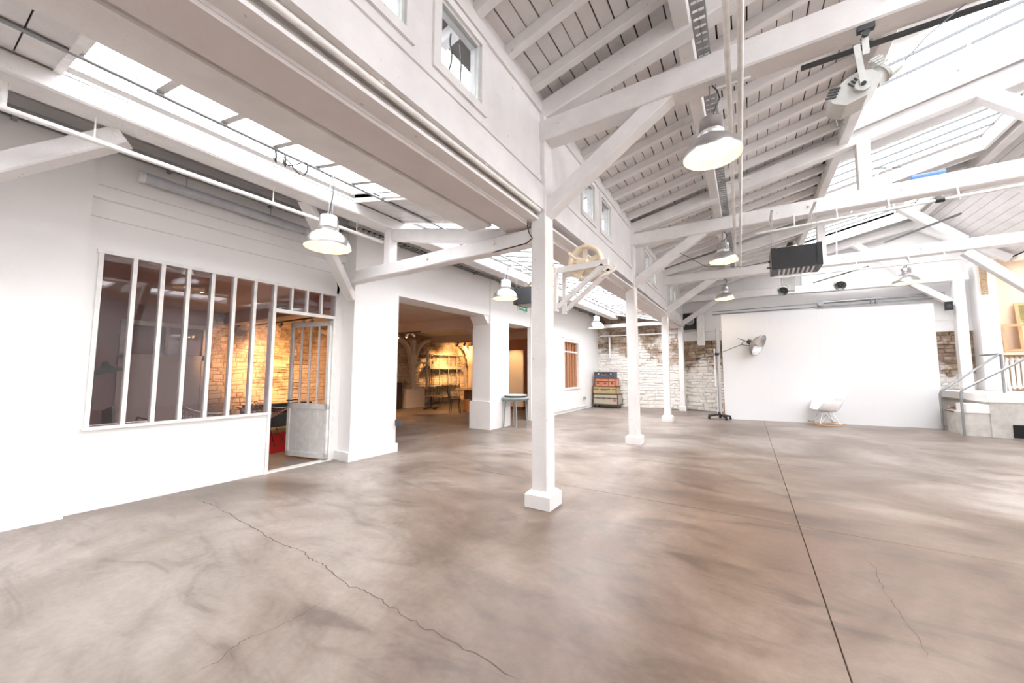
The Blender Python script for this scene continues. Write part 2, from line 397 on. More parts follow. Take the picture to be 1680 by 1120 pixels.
mo.build('mortar_bed', MORTAR, wb, tint=[(n_, (1, 1, 1))])
rubble(wb, 'x', -4.95, 4.9, 0, 2.36, YB, 1, STONE, [(-4.9, -2.2, .3, 2.3), (-1.85, -0.6, 0, 2.3)], 290, .08, .15)
rubble(wb, 'x', -4.95, -1.9, 2.36, 3.6, YB, 1, STONE, [], 0)
# plastered upper part over the nave
MB().box(-1.85, 8.2, YB - .06, YB + .35, 2.36, 5.8).build('upper_wall_panel', PLASTER, wb)
MB().box(-1.85, 4.8, YB - .085, YB - .06, 2.36, 2.42).box(-1.85, 4.8, YB - .08, YB - .06, 2.66, 2.69).build('wall_batten', PLASTER, wb)

# annex far wall
wa = struct('wall_annex')
MB().box(-11.5, -11.12, YR, 14.6, 0, 3.0).build('mortar_bed', MORTARW, wa)
rubble(wa, 'y', 3.75, 14.2, 0, 2.62, -11.12, 1, STONEW, [(4.4, 6.8, .5, 2.4), (10.8, 13.2, .3, 2.0)], 290, .06, .13)
MB().box(-11.12, -11.05, YR, 3.75, 0, 2.75).build('lining_panel', MAUVE, wa)
MB().box(-11.5, -5.3, 14.3, 14.6, 0, 3.0).build('end_wall_panel', MAUVE, wa)
MB().box(-11.5, -5.3, YR - .2, YR, 0, 3.9).build('end_wall_panel', MAUVE, wa)

# ---------------------------------------------------------------- left wall with partition, piers and openings
wl = struct('wall_left')
XP = -5.25
m = MB()
m.box(-5.45, -5.17, YR, .80, 0, 3.9)                    # plain wall before the partition
m.box(-5.45, -5.19, .80, 3.46, 2.96, 3.9)               # above the niche
m.build('plain_wall_panel', PLASTER, wl)
MB().box(-5.40, XP, .80, .90, 0, 2.96).box(-5.40, XP, .90, 2.48, 0, .755).box(-5.40, XP, .90, 3.40, 2.45, 2.96).box(-5.40, XP, 3.36, 3.46, 0, 2.96).build('partition_panel', PANEL, wl)
MB().box(-5.40, XP + .006, .81, 3.45, 2.78, 2.785).box(-5.19, -5.184, .83, 3.45, 3.08, 3.085).build('board_joint', GREYL, wl)
MB().box(-5.45, -4.95, 3.46, 4.30, .13, 3.9).build('pier', PLASTER, wl)
MB().box(-5.47, -4.90, 3.41, 4.31, 0, .13).build('pier_plinth', PLASTER, wl)
MB().box(-5.45, -4.97, 4.30, 6.97, 2.58, 3.9).prism([(6.97, 2.58), (6.97, 2.40), (6.93, 2.40), (6.78, 2.55), (6.78, 2.58)], 'x', -5.40, -4.99).build('lintel', PLASTER, wl)
MB().box(-5.45, -4.94, 6.97, 7.75, .62, 3.9).build('pier', PLASTER, wl)
MB().box(-5.50, -4.91, 6.93, 7.78, 0, .60).prism([(-5.50, .60), (-4.91, .60), (-4.94, .63), (-5.46, .63)], 'y', 6.93, 7.78).build('pier_base', PLASTER, wl)
MB().box(-5.45, -4.95, 7.75, 8.85, 2.50, 3.9).build('lintel', PLASTER, wl)
MB().box(-5.04, -4.93, 8.85, 11.02, 0, 3.9).box(-5.30, -5.04, 10.5, 11.02, 0, 3.9).box(-5.30, -4.93, 12.22, 14.35, 0, 3.9).box(-5.30, -4.93, 11.02, 12.22, 0, .77).box(-5.30, -4.93, 11.02, 12.22, 2.3, 3.9).build('plain_wall_panel', PLASTER, wl)
MB().box(-5.45, -5.30, 10.5, 14.35, 0, 3.9).box(-5.45, -5.04, 8.9, 10.5, 2.6, 3.9).build('wall_core', PLASTER, wl)
MB().box(-4.935, -4.905, 10.9, 12.35, 2.36, 2.40).box(-4.935, -4.905, 8.9, 12.9, .09, .115).build('wall_moulding', PLASTER, wl)

# glazed partition: window_1
wn = struct('window_1', (XP, 1.7, .76))
edges = [0.90, 1.14, 1.355, 1.575, 1.80, 2.02, 2.245, 2.48]
for i, y in enumerate(edges):
    MB().box(XP - .05, XP + .022, y - .017, y + .017, .755, 2.45).build('mullion', WHITEM, wn)
MB().box(XP - .05, XP + .026, .87, 2.50, .745, .775).build('window_sill', WHITEM, wn)
MB().box(XP - .05, XP + .026, .87, 3.38, 2.435, 2.47).build('window_head', WHITEM, wn)
for i in range(7):
    MB().box(XP - .018, XP - .012, edges[i] + .017, edges[i + 1] - .017, .775, 2.435).build('pane', WINGLASS, wn)
# transom lights above the door
for y in (2.70, 2.91, 3.12, 3.35):
    MB().box(XP - .04, XP + .022, y - .012, y + .012, 2.13, 2.435).build('transom_bar', WHITEM, wn)
MB().box(XP - .05, XP + .024, 2.46, 3.37, 2.08, 2.125).build('transom_rail', WHITEM, wn)
for a, b in ((2.50, 2.69), (2.71, 2.90), (2.92, 3.11), (3.13, 3.34)):
    MB().box(XP - .018, XP - .012, a, b, 2.125, 2.435).build('pane', WINGLASS, wn)
# door frame and the open leaf
dr = struct('door_1', (XP, 3.31, 0))
MB().box(XP - .10, XP + .02, 2.462, 2.50, 0, 2.08).box(XP - .10, XP + .02, 3.315, 3.37, 0, 2.08).build('door_frame', WHITEM, dr)
MB().box(XP - .10, XP + .02, 2.50, 3.315, 0, .012).build('threshold', WHITEM, dr)
leaf = bpy.data.objects.new('door_leaf', None); COL.objects.link(leaf); leaf.parent = dr
LW = .79
def lb(*a): return MB().box(*a)
lm = MB()
lm.box(0, LW, -.02, .02, .03, .10).box(0, .05, -.02, .02, .03, 2.05).box(LW - .05, LW, -.02, .02, .03, 2.05).box(0, LW, -.02, .02, 1.98, 2.05).box(0, LW, -.02, .02, .74, .82)
def place(mb, name, mat):
    me_o = mb.build(name, mat); me_o.parent = leaf; return me_o
place(lm, 'leaf_frame', WHITEM)
lp = MB()
for k in range(5): lp.box(.05 + k * .138, .05 + k * .138 + .134, -.008, .008, .10, .74)
place(lp, 'leaf_panel', WHITEM)
for k in (1, 2, 3): place(MB().box(.05 + k * .1725 - .01, .05 + k * .1725 + .01, -.014, .014, .82, 1.98), 'glazing_bar', WHITEM)
for k in range(4): place(MB().box(.05 + k * .1725 + .01, .05 + (k + 1) * .1725 - .01, -.003, .003, .82, 1.98), 'pane', WINGLASS)
hd = MB().cyl((LW - .03, .02, .86), (LW - .03, .06, .86), .008).cyl((LW - .03, .055, .86), (LW - .14, .055, .86), .008)
hd.cyl((LW - .03, -.02, .86), (LW - .03, -.06, .86), .008).cyl((LW - .03, -.055, .86), (LW - .14, -.055, .86), .008)
place(hd, 'door_handle', CHARCOAL)
leaf.location = (0.0, -.02, 0); leaf.rotation_euler = (0, 0, PI + math.radians(12))
# far window with brown slats behind white bars: window_2
w2 = struct('window_2', (-4.93, 11.6, .77))
MB().box(-5.22, -5.20, 11.04, 12.2, .79, 2.28).build('backing_pane', simple('window_shade', (.85, .82, .78), .6), w2)
MB().box(-5.0, -4.92, 10.98, 11.04, .74, 2.33).box(-5.0, -4.92, 12.2, 12.26, .74, 2.33).box(-5.0, -4.92, 11.04, 12.2, 2.27, 2.33).box(-5.0, -4.90, 10.96, 12.28, .73, .78).build('window_frame', WHITEM, w2)
for k in range(5):
    y = 11.12 + k * .225
    MB().box(-5.02, -4.985, y + .02, y + .135, .79, 2.27).build('slat', WOODO, w2)
MB().box(-4.985, -4.96, 11.04, 12.2, 1.93, 1.98).build('transom_rail', WHITEM, w2)

# ---------------------------------------------------------------- annex shell
ca = struct('ceiling_annex')
MB().box(-11.5, -5.30, YR, 14.6, 2.74, 2.95).build('ceiling_slab', TAUPE, ca)
for y in (0.5, 4.2, 7.85, 11.5):
    MB().beam((-11.1, y, 2.60), (-5.46, y, 2.60), .22, .29, ch=.012, seg=4, jit=.004).build('ceiling_beam', TAUPE, ca)
for y in (7.85, 11.5):
    MB().beam((-6.35, y, 2.50), (-5.50, y, 1.95), .16, .16, ch=.01).build('knee_brace', TAUPE, ca)
MB().beam((-6.2, 4.2, 2.5), (-5.5, 4.2, 1.9), .16, .16, ch=.01).build('knee_brace', TAUPE, ca)
def annex_post(x, y, lab, box):
    t = thing('timber_post', lab, 'post', (x, y, 0), None)
    MB().beam((x, y, .0), (x, y, 2.46), .16, .16, up=(0, 1, 0), ch=.012, seg=5, jit=.003).build('shaft', IVORYP, t)
    for s in (-1, 1):
        pts = [(x, y + s * (.08 + .75 * (1 - math.cos(a))), 1.55 + .93 * math.sin(a)) for a in [k * PI / 2 / 6 for k in range(7)]]
        mm = MB()
        for a, b in zip(pts[:-1], pts[1:]): mm.beam(a, b, .12, .15, up=(1, 0, 0), ch=0)
        mm.build('curved_brace', IVORYP, t)
    if box:
        MB().box(x - .35, x + .20, y - .45, y + .45, 0, .68).build('plinth_box', IVORYP, t)
        MB().beam((x, y + .08, 1.62), (x, y + .75, 1.62), .06, .07).beam((x, y + .75, .68), (x, y + .75, 2.2), .07, .07, up=(0, 1, 0)).build('stud_frame', IVORYP, t)
    return t
IVORYP = painted('annex_timber', (0.74, 0.66, 0.56), 0.06)
annex_post(-10.45, 9.8, 'pale post with curved braces rising from a boxed plinth inside the lit annex', True)
annex_post(-10.75, 13.6, 'pale post with curved braces right of the metal shelving in the annex', False)
annex_post(-10.75, 7.2, 'pale braced post at the right end of the stone wall seen through the door', False)

# ---------------------------------------------------------------- clerestory wall on the post row
ny0, ny1 = YR, YB
cw = struct('wall_clerestory')
WY = [(-2.0, -1.55), (.90, 1.46), (1.77, 2.24), (4.50, 4.95), (5.27, 5.73), (8.25, 8.7), (9.05, 9.5), (11.6, 12.0), (12.35, 12.75)]
WZ0, WZ1 = 3.40, 3.90
def skew(mb):
    mb.v = [(x + cx(y) + 1.745, y, z) for (x, y, z) in mb.v]; return mb
m = MB(); prev = ny0
m.box(-1.82, -1.72, ny0, ny1, 3.16, WZ0).box(-1.82, -1.72, ny0, ny1, WZ1, 4.20)
for (a, b) in WY: m.box(-1.82, -1.72, prev, a, WZ0, WZ1); prev = b
m.box(-1.82, -1.72, prev, ny1, WZ0, WZ1)
skew(m).build('wall_panelling', TIMBER, cw)
skew(MB().box(-1.83, -1.68, ny0, ny1, 2.935, 3.18)).build('wall_plate_beam', TIMBER, cw)
skew(MB().box(-1.72, -1.695, ny0, ny1, 3.98, 4.10)).build('top_plate', TIMBER, cw)
skew(MB().box(-1.72, -1.705, ny0, ny1, 3.24, 3.30)).build('trim_board', TIMBER, cw)
for i, (a, b) in enumerate(WY):
    wc = struct('window_%d' % (i + 3), (cx((a + b) / 2), (a + b) / 2, WZ0)); y0, y1 = a, b
    skew(MB().box(-1.72, -1.70, y0 - .07, y0, WZ0 - .07, WZ1 + .06).box(-1.72, -1.70, y1, y1 + .07, WZ0 - .07, WZ1 + .06).box(-1.72, -1.70, y0, y1, WZ0 - .07, WZ0).box(-1.72, -1.70, y0, y1, WZ1, WZ1 + .06)).build('window_frame', TIMBER, wc)
    skew(MB().box(-1.76, -1.722, y0, y0 + .025, WZ0, WZ1).box(-1.76, -1.722, y1 - .025, y1, WZ0, WZ1).box(-1.76, -1.722, y0, y1, WZ0, WZ0 + .025).box(-1.76, -1.722, y0, y1, WZ1 - .025, WZ1)).build('window_sash', GREYL, wc)
    skew(MB().box(-1.745, -1.74, y0 + .025, y1 - .025, WZ0 + .025, WZ1 - .025)).build('pane', DUSTYGLASS, wc)
    for k in (.3, .58, .84):
        y = y0 + (y1 - y0) * k
        pts = [(-1.86 + .01 * math.sin(j * 1.3), y + .008 * math.sin(j * 1.7 + k * 9), WZ0 - .02 + j * .06) for j in range(10)]
        skew(MB().tube(pts, .007, 5)).build('security_bar', CHARCOAL, wc)

# ---------------------------------------------------------------- nave roof: planks, rafters, purlins, ridge, skylights
cn = struct('ceiling')
XR = 3.98                                            # ridge
SK = [(-2.9, -.9), (1.1, 2.95), (5.3, 6.86), (7.95, 9.9), (11.4, 13.42)]      # skylights along y
SKX0, SKX1 = 1.36, 3.74
RH = .115
PW = .125
def plank_obj(x0, x1, y0, y1):
    gp = R(.008, .016); z0, z1 = nz(x0) + RH, nz(x1 - gp) + RH; dz = R(0, .004)
    v = [(x0, y0, z0 + dz), (x1 - gp, y0, z1 + dz), (x1 - gp, y1, z1 + dz), (x0, y1, z0 + dz), (x0, y0, z0 + .022), (x1 - gp, y0, z1 + .022), (x1 - gp, y1, z1 + .022), (x0, y1, z0 + .022)]
    return v, [(0, 3, 2, 1), (4, 5, 6, 7), (0, 1, 5, 4), (1, 2, 6, 5), (2, 3, 7, 6), (3, 0, 4, 7)]
far = MB(); npl = 0
xk = -1.86; 
while xk < XR - .02:
    x1 = min(xk + PW, XR)
    lo = YR; segs = []
    insky = x1 > SKX0 and xk < SKX1
    if insky:
        for (a, b) in SK: segs.append((lo, a)); lo = b
        segs.append((lo, YB))
    else: segs = [(YR, 1.1), (1.1, 5.3), (5.3, 9.9), (9.9, YB)]
    for (a, b) in segs:
        v, f = plank_obj(xk, x1, a + .002, b - .002)
        if b > 2.0 and npl < 280: MB().add(v, f).build('plank', BOARD, cn); npl += 1
        else: far.add(v, f)
    xk = x1
far.build('plank_remainder', BOARD, cn, kind='stuff')
# covering above
m = MB()
def cover(x0, x1, y0, y1):
    z0, z1 = nz(x0) + RH + .03, nz(x1) + RH + .03
    m.add([(x0, y0, z0), (x1, y0, z1), (x1, y1, z1), (x0, y1, z0), (x0, y0, z0 + .06), (x1, y0, z1 + .06), (x1, y1, z1 + .06), (x0, y1, z0 + .06)], [(0, 3, 2, 1), (4, 5, 6, 7), (0, 1, 5, 4), (1, 2, 6, 5), (2, 3, 7, 6), (3, 0, 4, 7)])
cover(-2.12, SKX0, YR - .1, YB + .2); cover(SKX1, XR + .05, YR - .1, YB + .2); lo = YR - .1
for (a, b) in SK: cover(SKX0, SKX1, lo, a); lo = b
cover(SKX0, SKX1, lo, YB + .2)
m.build('roof_covering', ROOFING, cn)
# common rafters
y = YR + .3; ry = []
while y < YB - .1: ry.append(y); y += .462
for y in ry:
    insk = any(a < y < b for a, b in SK)
    xe = SKX0 if insk else XR - .06
    x0 = cx(y) - .34
    z = lambda x: nz(x) + RH / 2
    mm = MB(); mm.beam((x0, y, z(x0)), (xe, y, z(xe)), .075, RH, ch=.006, seg=4, jit=.004)
    mm.build('rafter', TIMBER, cn)
# skylight light-wells, glass and bars
for i, (a, b) in enumerate(SK):
    zb0, zb1 = nz(SKX0), nz(SKX1)
    m = MB()
    m.beam((SKX0 - .03, a - .05, zb0 + .03), (SKX0 - .03, b + .05, zb0 + .03), .06, .28)
    m.beam((SKX1 + .03, a - .05, zb1 + .06), (SKX1 + .03, b + .05, zb1 + .06), .06, .28)
    for yy in (a - .03, b + .03): m.beam((SKX0, yy, nz(SKX0) + .06), (SKX1, yy, nz(SKX1) + .06), .06, .28)
    sk = struct('skylight_well', (SKX0, (a + b) / 2, nz(SKX0))); m.build('well_lining', PLASTER, sk)
    n = max(4, int((b - a) / .35)); st = (b - a) / n
    for k in range(1, n):
        yy = a + k * st
        MB().beam((SKX0, yy, nz(SKX0) + .17), (SKX1, yy, nz(SKX1) + .17), .014, .035).build('glazing_bar', CHARCOAL, sk)
    for k in range(n):
        y0, y1 = a + k * st + .008, a + (k + 1) * st - .008; z0, z1 = nz(SKX0) + .19, nz(SKX1) + .19
        MB().add([(SKX0, y0, z0), (SKX1, y0, z1), (SKX1, y1, z1), (SKX0, y1, z0), (SKX0, y0, z0 + .006), (SKX1, y0, z1 + .006), (SKX1, y1, z1 + .006), (SKX0, y1, z0 + .006)], [(0, 3, 2, 1), (4, 5, 6, 7), (0, 1, 5, 4), (1, 2, 6, 5), (2, 3, 7, 6), (3, 0, 4, 7)]).build('pane', SKYGLASS, sk)
    portal(SKX0, SKX1, a, b, nz(SKX0) + .24, nz(SKX1) + .24)
# purlins and ridge
MB().beam((-.35, YR, nz(-.35) - .085), (-.35, YB, nz(-.35) - .085), .13, .17, ch=.01, seg=12, jit=.004).build('purlin', TIMBER, cn)
MB().beam((SKX0 - .03, YR, nz(SKX0) - .10), (SKX0 - .03, YB, nz(SKX0) - .10), .12, .16, ch=.01, seg=12, jit=.004).build('purlin', TIMBER, cn)
MB().beam((XR, YR, nz(XR) - .02), (XR, YB, nz(XR) - .02), .16, .26, ch=.01, seg=12, jit=.004).build('ridge_beam', TIMBER, cn)
# steep right slope of the nave, glazed near the camera and boarded beyond
def sz(x): return nz(XR) + RH - 0.85 * (x - XR)
XE = 5.62
st_ = struct('ceiling_steep')
def steep(m, x0, x1, y0, y1, th, off=0):
    m.add([(x0, y0, sz(x0) + off), (x1, y0, sz(x1) + off), (x1, y1, sz(x1) + off), (x0, y1, sz(x0) + off), (x0, y0, sz(x0) + off + th), (x1, y0, sz(x1) + off + th), (x1, y1, sz(x1) + off + th), (x0, y1, sz(x0) + off + th)], [(0, 3, 2, 1), (4, 5, 6, 7), (0, 1, 5, 4), (1, 2, 6, 5), (2, 3, 7, 6), (3, 0, 4, 7)])
m = MB(); k = 0
while XR + k * .13 < XE:
    a = XR + k * .13; steep(m, a, min(a + .122, XE), 7.3, YB, .022); k += 1
    for (p, q) in ((YR, -2.6), (-.2, .2), (3.2, 3.8)): steep(m, a, min(a + .122, XE), p, q, .022)
m.build('boarding', BOARD, st_, kind='stuff')
m = MB(); steep(m, XR - .1, XE + .1, 7.25, YB + .2, .06, .03)
for (p, q) in ((YR - .1, -2.6), (-.2, .2), (3.2, 3.8)): steep(m, XR - .1, XE + .1, p, q, .06, .03)
m.build('roof_covering', ROOFING, st_)
for (p, q) in ((-2.6, -.2), (.2, 3.2), (3.8, 7.3)):
    n = round((q - p) / .4); s_ = (q - p) / n
    for k in range(n + 1):
        mm = MB(); steep(mm, XR, XE, p + k * s_ - .02, p + k * s_ + .02, .05); mm.build('glazing_bar', WHITEM, st_)
    for k in range(n):
        mm = MB(); steep(mm, XR, XE, p + k * s_ + .02, p + (k + 1) * s_ - .02, .006, .02); mm.build('pane', SKYGLASS, st_)
    portal(XR, XE, p, q, sz(XR) + .1, sz(XE) + .1)
# right aisle: roof, wall, skylights
m = MB().box(5.6, 8.2, YR - .1, -2.6, 4.02, 4.1).box(5.6, 5.9, -2.6, 13.9, 4.02, 4.1).box(7.2, 8.2, -2.6, 13.9, 4.02, 4.1).box(5.9, 7.2, 3.2, 4.0, 4.02, 4.1).box(5.9, 7.2, 9.2, 10.6, 4.02, 4.1).box(5.6, 8.2, 13.9, 14.6, 4.02, 4.1)
rr_ = struct('ceiling_right'); m.build('ceiling_slab', PLASTER, rr_)
for (p, q) in ((-2.6, 3.2), (4.0, 9.2), (10.6, 13.9)):
    n = round((q - p) / .6); s_ = (q - p) / n
    for k in range(1, n): MB().box(5.9, 7.2, p + k * s_ - .015, p + k * s_ + .015, 4.03, 4.09).build('glazing_bar', WHITEM, rr_)
    for k in range(n): MB().box(5.9, 7.2, p + k * s_ + .015, p + (k + 1) * s_ - .015, 4.06, 4.066).build('pane', SKYGLASS, rr_)
    portal(5.9, 7.2, p, q, 4.2, 4.2)
wr = struct('wall_right'); MB().box(7.9, 8.2, YR, 14.6, 0, 4.1).build('plain_wall_panel', PLASTER, wr)
wre = struct('wall_rear'); MB().box(-5.5, 8.2, YR - .2, YR, 0, 5.6).build('plain_wall_panel', PLASTER, wre)

# ---------------------------------------------------------------- trusses and posts
def bolt(m, x, y, z, r=.018): m.cyl((x, y, z), (x, y - .02, z), r, n=8)
TL = ['nearest timber roof truss, off behind the camera', 'first timber roof truss, tie beam landing on the big near post with the pulley wheel',
      'second timber roof truss, over the second white post and the black heater', 'third timber roof truss, the one carrying the two small round spotlights',
      'last timber roof truss, right in front of the back wall above the white screen']
for i, Y in enumerate(TY):
    x0 = cx(Y); t = thing('roof_truss', TL[i], 'truss', (x0, Y, 3.66), 'painted timber trusses spanning the hall')
    m = MB(); xe = 4.78 if i == 4 else 5.75
    m.beam((x0 - .10, Y, 3.775), (xe, Y, 3.80 if i != 4 else 3.72), .20, .225, ch=.012, seg=10, jit=.006)
    m.build('tie_beam', TIMBER, t)
    for bx in (-1.5, .9, 1.9, 3.1): m = MB(); bolt(m, bx, Y - .10, 3.80); m.build('bolt', TIMBER, t)
    zb = lambda x: 4.02 + .215 * (x + 1.73)
    MB().beam((x0, Y, zb(x0) - .01), (XR, Y, zb(XR) - .01), .17, .20, ch=.012, seg=6, jit=.005).build('principal_rafter', TIMBER, t)
    MB().beam((XR - .1, Y, zb(XR)), (5.50, Y, 4.05), .15, .17, ch=.012, seg=3, jit=.004).build('steep_rafter', TIMBER, t)
    MB().beam((2.70, Y, zb(2.70) - .05), (3.72, Y, 3.88), .15, .16, ch=.012, seg=2, jit=.003).build('strut', TIMBER, t)
    MB().beam((1.55, Y, 3.86), (1.55, Y, zb(1.55)), .15, .15, up=(0, 1, 0), ch=.01).build('queen_post', TIMBER, t)
    MB().beam((x0 + .02, Y, 2.92), (x0 + 1.26, Y, 3.73), .15, .15, ch=.010, seg=3, jit=.003).build('knee_brace', TIMBER, t)
    if i != 4: MB().beam((4.56, Y, 2.72), (3.72, Y, 3.66), .15, .15, ch=.010).build('knee_brace', TIMBER, t)
    else: MB().beam((4.56, Y, 3.0), (3.80, Y, 3.64), .15, .15, ch=.010).build('knee_brace', TIMBER, t)
PL = [None, 'big square white timber post in the middle, carrying the pulley wheel', 'second square white timber post from the front, beyond the pulley wheel post',
      'third square white timber post from the front, right of the suitcase stack', 'last square white timber post, against the stone back wall']
for i, Y in enumerate(TY):
    if i == 0: continue
    x0 = cx(Y); wd = .175 if i < 3 else .16
    t = thing('timber_post', PL[i], 'post', (x0, Y, 0), 'white timber posts in a row')
    yy = Y if i < 4 else Y + .02
    MB().beam((x0, yy, .10), (x0, yy, 4.0), wd, wd, up=(0, 1, 0), ch=.012, seg=14, jit=.003).build('shaft', TIMBER, t)
    q = .135 if i < 4 else .11; m = MB()
    m.prism([(x0 - q, yy - q), (x0 + q, yy - q), (x0 + q, yy + q), (x0 - q, yy + q)], 'z', 0, .12)
    m.add([(x0 - q, yy - q, .12), (x0 + q, yy - q, .12), (x0 + q, yy + q, .12), (x0 - q, yy + q, .12), (x0 - .10, yy - .10, .155), (x0 + .10, yy - .10, .155), (x0 + .10, yy + .10, .155), (x0 - .10, yy + .10, .155)], [(4, 5, 6, 7), (0, 1, 5, 4), (1, 2, 6, 5), (2, 3, 7, 6), (3, 0, 4, 7)])
    m.build('plinth', TIMBER, t)
# right post by the back wall and its neighbours out to the right
for Y, lab in ((13.92, 'white timber post at the right edge of the white screen'), (10.8, 'right-hand timber post carrying the third truss'), (7.12, 'right-hand timber post carrying the second truss'), (3.375, 'right-hand timber post carrying the first truss'), (-.35, 'right-hand timber post behind the camera')):
    t = thing('timber_post', lab, 'post', (4.60, Y, 0))
    MB().beam((4.60, Y - .02, 0), (4.60, Y - .02, 4.05), .20, .18, up=(0, 1, 0), ch=.012, seg=10, jit=.003).build('shaft', TIMBER, t)
MB().box(4.90, 5.22, 13.85, YB, .87, 4.1).build('pier', PLASTER, wb)
MB().box(5.22, 8.0, 14.15, YB, .5, 4.1).build('cream_panel', CREAM, wb)

# ---------------------------------------------------------------- left aisle roof
al = struct('ceiling_aisle')
XPU = -4.14
AS = [(-2.6, -.2), (.42, 2.75), (3.55, 13.55)]                   # skylight ranges along y
def slope(m, x0, x1, y0, y1, th, off=0):
    m.add([(x0, y0, az(x0) + off), (x1, y0, az(x1) + off), (x1, y1, az(x1) + off), (x0, y1, az(x0) + off), (x0, y0, az(x0) + off + th), (x1, y0, az(x1) + off + th), (x1, y1, az(x1) + off + th), (x0, y1, az(x0) + off + th)], [(0, 3, 2, 1), (4, 5, 6, 7), (0, 1, 5, 4), (1, 2, 6, 5), (2, 3, 7, 6), (3, 0, 4, 7)])
XG0, XG1, XG2 = -4.01, -2.55, -2.22
# boards: wall strip and gutter strip run along y
for (xa, xb) in ((-5.45, -5.18), (-5.17, -4.90), (-4.89, -4.62), (-4.61, -4.34), (-4.33, -4.02), (XG1, -2.32), (-2.31, -2.08), (-2.07, -1.84)):
    for (p, q) in ((YR, 3.3), (3.31, 7.1), (7.11, 10.8), (10.81, YB)):
        if p > 3 and XG1 - .01 < xa < -2.2:
            if xa < -2.4: continue
            mm = MB(); slope(mm, XG2, xb, p, q, .022); mm.build('plank', BOARD, al); continue
        mm = MB(); slope(mm, xa, xb, p, q, .022, R(0, .003)); mm.build('plank', BOARD, al)
lo = YR
for (a, b) in AS + [(YB, YB)]:
    n = max(1, round((a - lo) / .2)); s_ = (a - lo) / n
    for k in range(n):
        if lo > 3 or a > 14: pass
        mm = MB(); slope(mm, XG0, XG1 if a < 13.6 else XG2, lo + k * s_ + .004, lo + (k + 1) * s_ - .004, .022); mm.build('plank', BOARD, al)
    lo = b
m = MB(); slope(m, -5.6, -4.05, YR - .1, YB + .2, .05, .03); slope(m, XG1 - .02, XG2, YR - .1, 3.53, .05, .03); slope(m, XG2 - .01, -1.86, YR - .1, YB + .2, .05, .03); lo = YR - .1
for (a, b) in AS: slope(m, -4.05, XG1 - .02, lo, a, .05, .03); lo = b
slope(m, -4.05, XG2, lo, YB + .2, .05, .03)
m.build('roof_covering', ROOFING, al)
MB().beam((XPU, YR, 3.315), (XPU, 13.9, 3.315), .26, .15, ch=.014, seg=16, jit=.004).build('purlin', TIMBER, al)
MB().beam((-2.485, YR, 2.96), (-2.485, 3.30, 2.96), .31, .12, ch=.010, seg=16, jit=.004).build('purlin', TIMBER, al)
# rafters crossing the gutter strip
y = YR + .26
while y < YB:
    xq = -2.70 if y < 3.5 else XG2 - .02; MB().beam((-1.92, y, az(-1.92) - .05), (xq, y, az(xq) - .05), .075, .10).build('rafter', TIMBER, al); y += .43
ig = 0
for (a, b) in AS:
    XG1 = -2.55 if a < 3 else XG2
    n = round((b - a) / .365); s_ = (b - a) / n
    for k in range(n + 1):
        yy = a + k * s_; mm = MB()
        if a < 3: mm.beam((-3.50, yy, az(-3.50) + .03), (XG1, yy, az(XG1) + .03), .05, .05).build('glazing_bar', BOARD, al)
        else: mm.beam((XG0, yy, az(XG0) + .03), (XG1, yy, az(XG1) + .03), .020, .022).build('glazing_bar', CHARCOAL, al)
    for k in range(n):
        mm = MB(); slope(mm, XG0, XG1, a + k * s_ + .01, a + (k + 1) * s_ - .01, .006, .06); mm.build('pane', SKYGLASS, al)
    m = MB()
    for yy in (a - .02, b + .02): m.beam((XG0, yy, az(XG0) + .04), (XG1, yy, az(XG1) + .04), .04, .12)
    m.beam((-3.5, a, az(-3.5) + .035), (-3.5, b, az(-3.5) + .035), .012, .02)
    m.build('skylight_frame', WHITEM, al)
    portal(XG0, XG1, a, b, az(XG0) + .14, az(XG1) + .14)
# gutter box
gm = MB(); gm.box(-2.145, -1.86, YR, 13.9, 2.80, 2.825).build('gutter_soffit', SOFFIT, al)
MB().box(-2.145, -2.12, YR, 13.9, 2.825, 2.95).build('gutter_side', SOFFIT, al)
MB().box(-1.875, -1.74, YR, 13.9, 2.845, 2.87).box(-1.875, -1.855, YR, 13.9, 2.825, 2.87).build('gutter_cheek', TIMBER, al)
# aisle truss at the first post: low tie, rafter, post, braces
t = thing('aisle_truss', 'low white timber tie and strut joining the pulley wheel post to the left pier', 'truss', (-3.4, 3.375, 2.6))
MB().beam((-1.80, 3.375, 2.70), (-4.98, 3.375, 2.665), .15, .165, ch=.012, seg=8, jit=.005).build('tie_beam', TIMBER, t)
MB().beam((-4.08, 3.375, 2.70), (-4.08, 3.375, 3.26), .13, .13, up=(0, 1, 0), ch=.01).build('short_post', TIMBER, t)
MB().beam((-4.08, 3.40, 3.17), (-2.05, 3.40, 2.75), .11, .155, ch=.01, seg=4, jit=.003).build('aisle_rafter', TIMBER, t)
MB().beam((-4.90, 3.36, 2.38), (-4.30, 2.30, 3.30), .13, .12, ch=.01).build('knee_brace', TIMBER, t)
MB().beam((-5.0, -.62, 2.10), (-4.27, .80, 3.22), .14, .14, ch=.01).build('knee_brace', TIMBER, t)
for bx in (-2.3, -3.3, -4.75): m = MB(); bolt(m, bx, 3.295, 2.69); m.build('bolt', TIMBER, t)
t = tag(MB().beam((-1.9, 13.75, 3.0), (-4.95, 13.75, 3.0), .12, .13, ch=.01, seg=4, jit=.004).build('tie_beam', TIMBER), 'white timber tie across the left aisle just in front of the stone wall', 'beam')
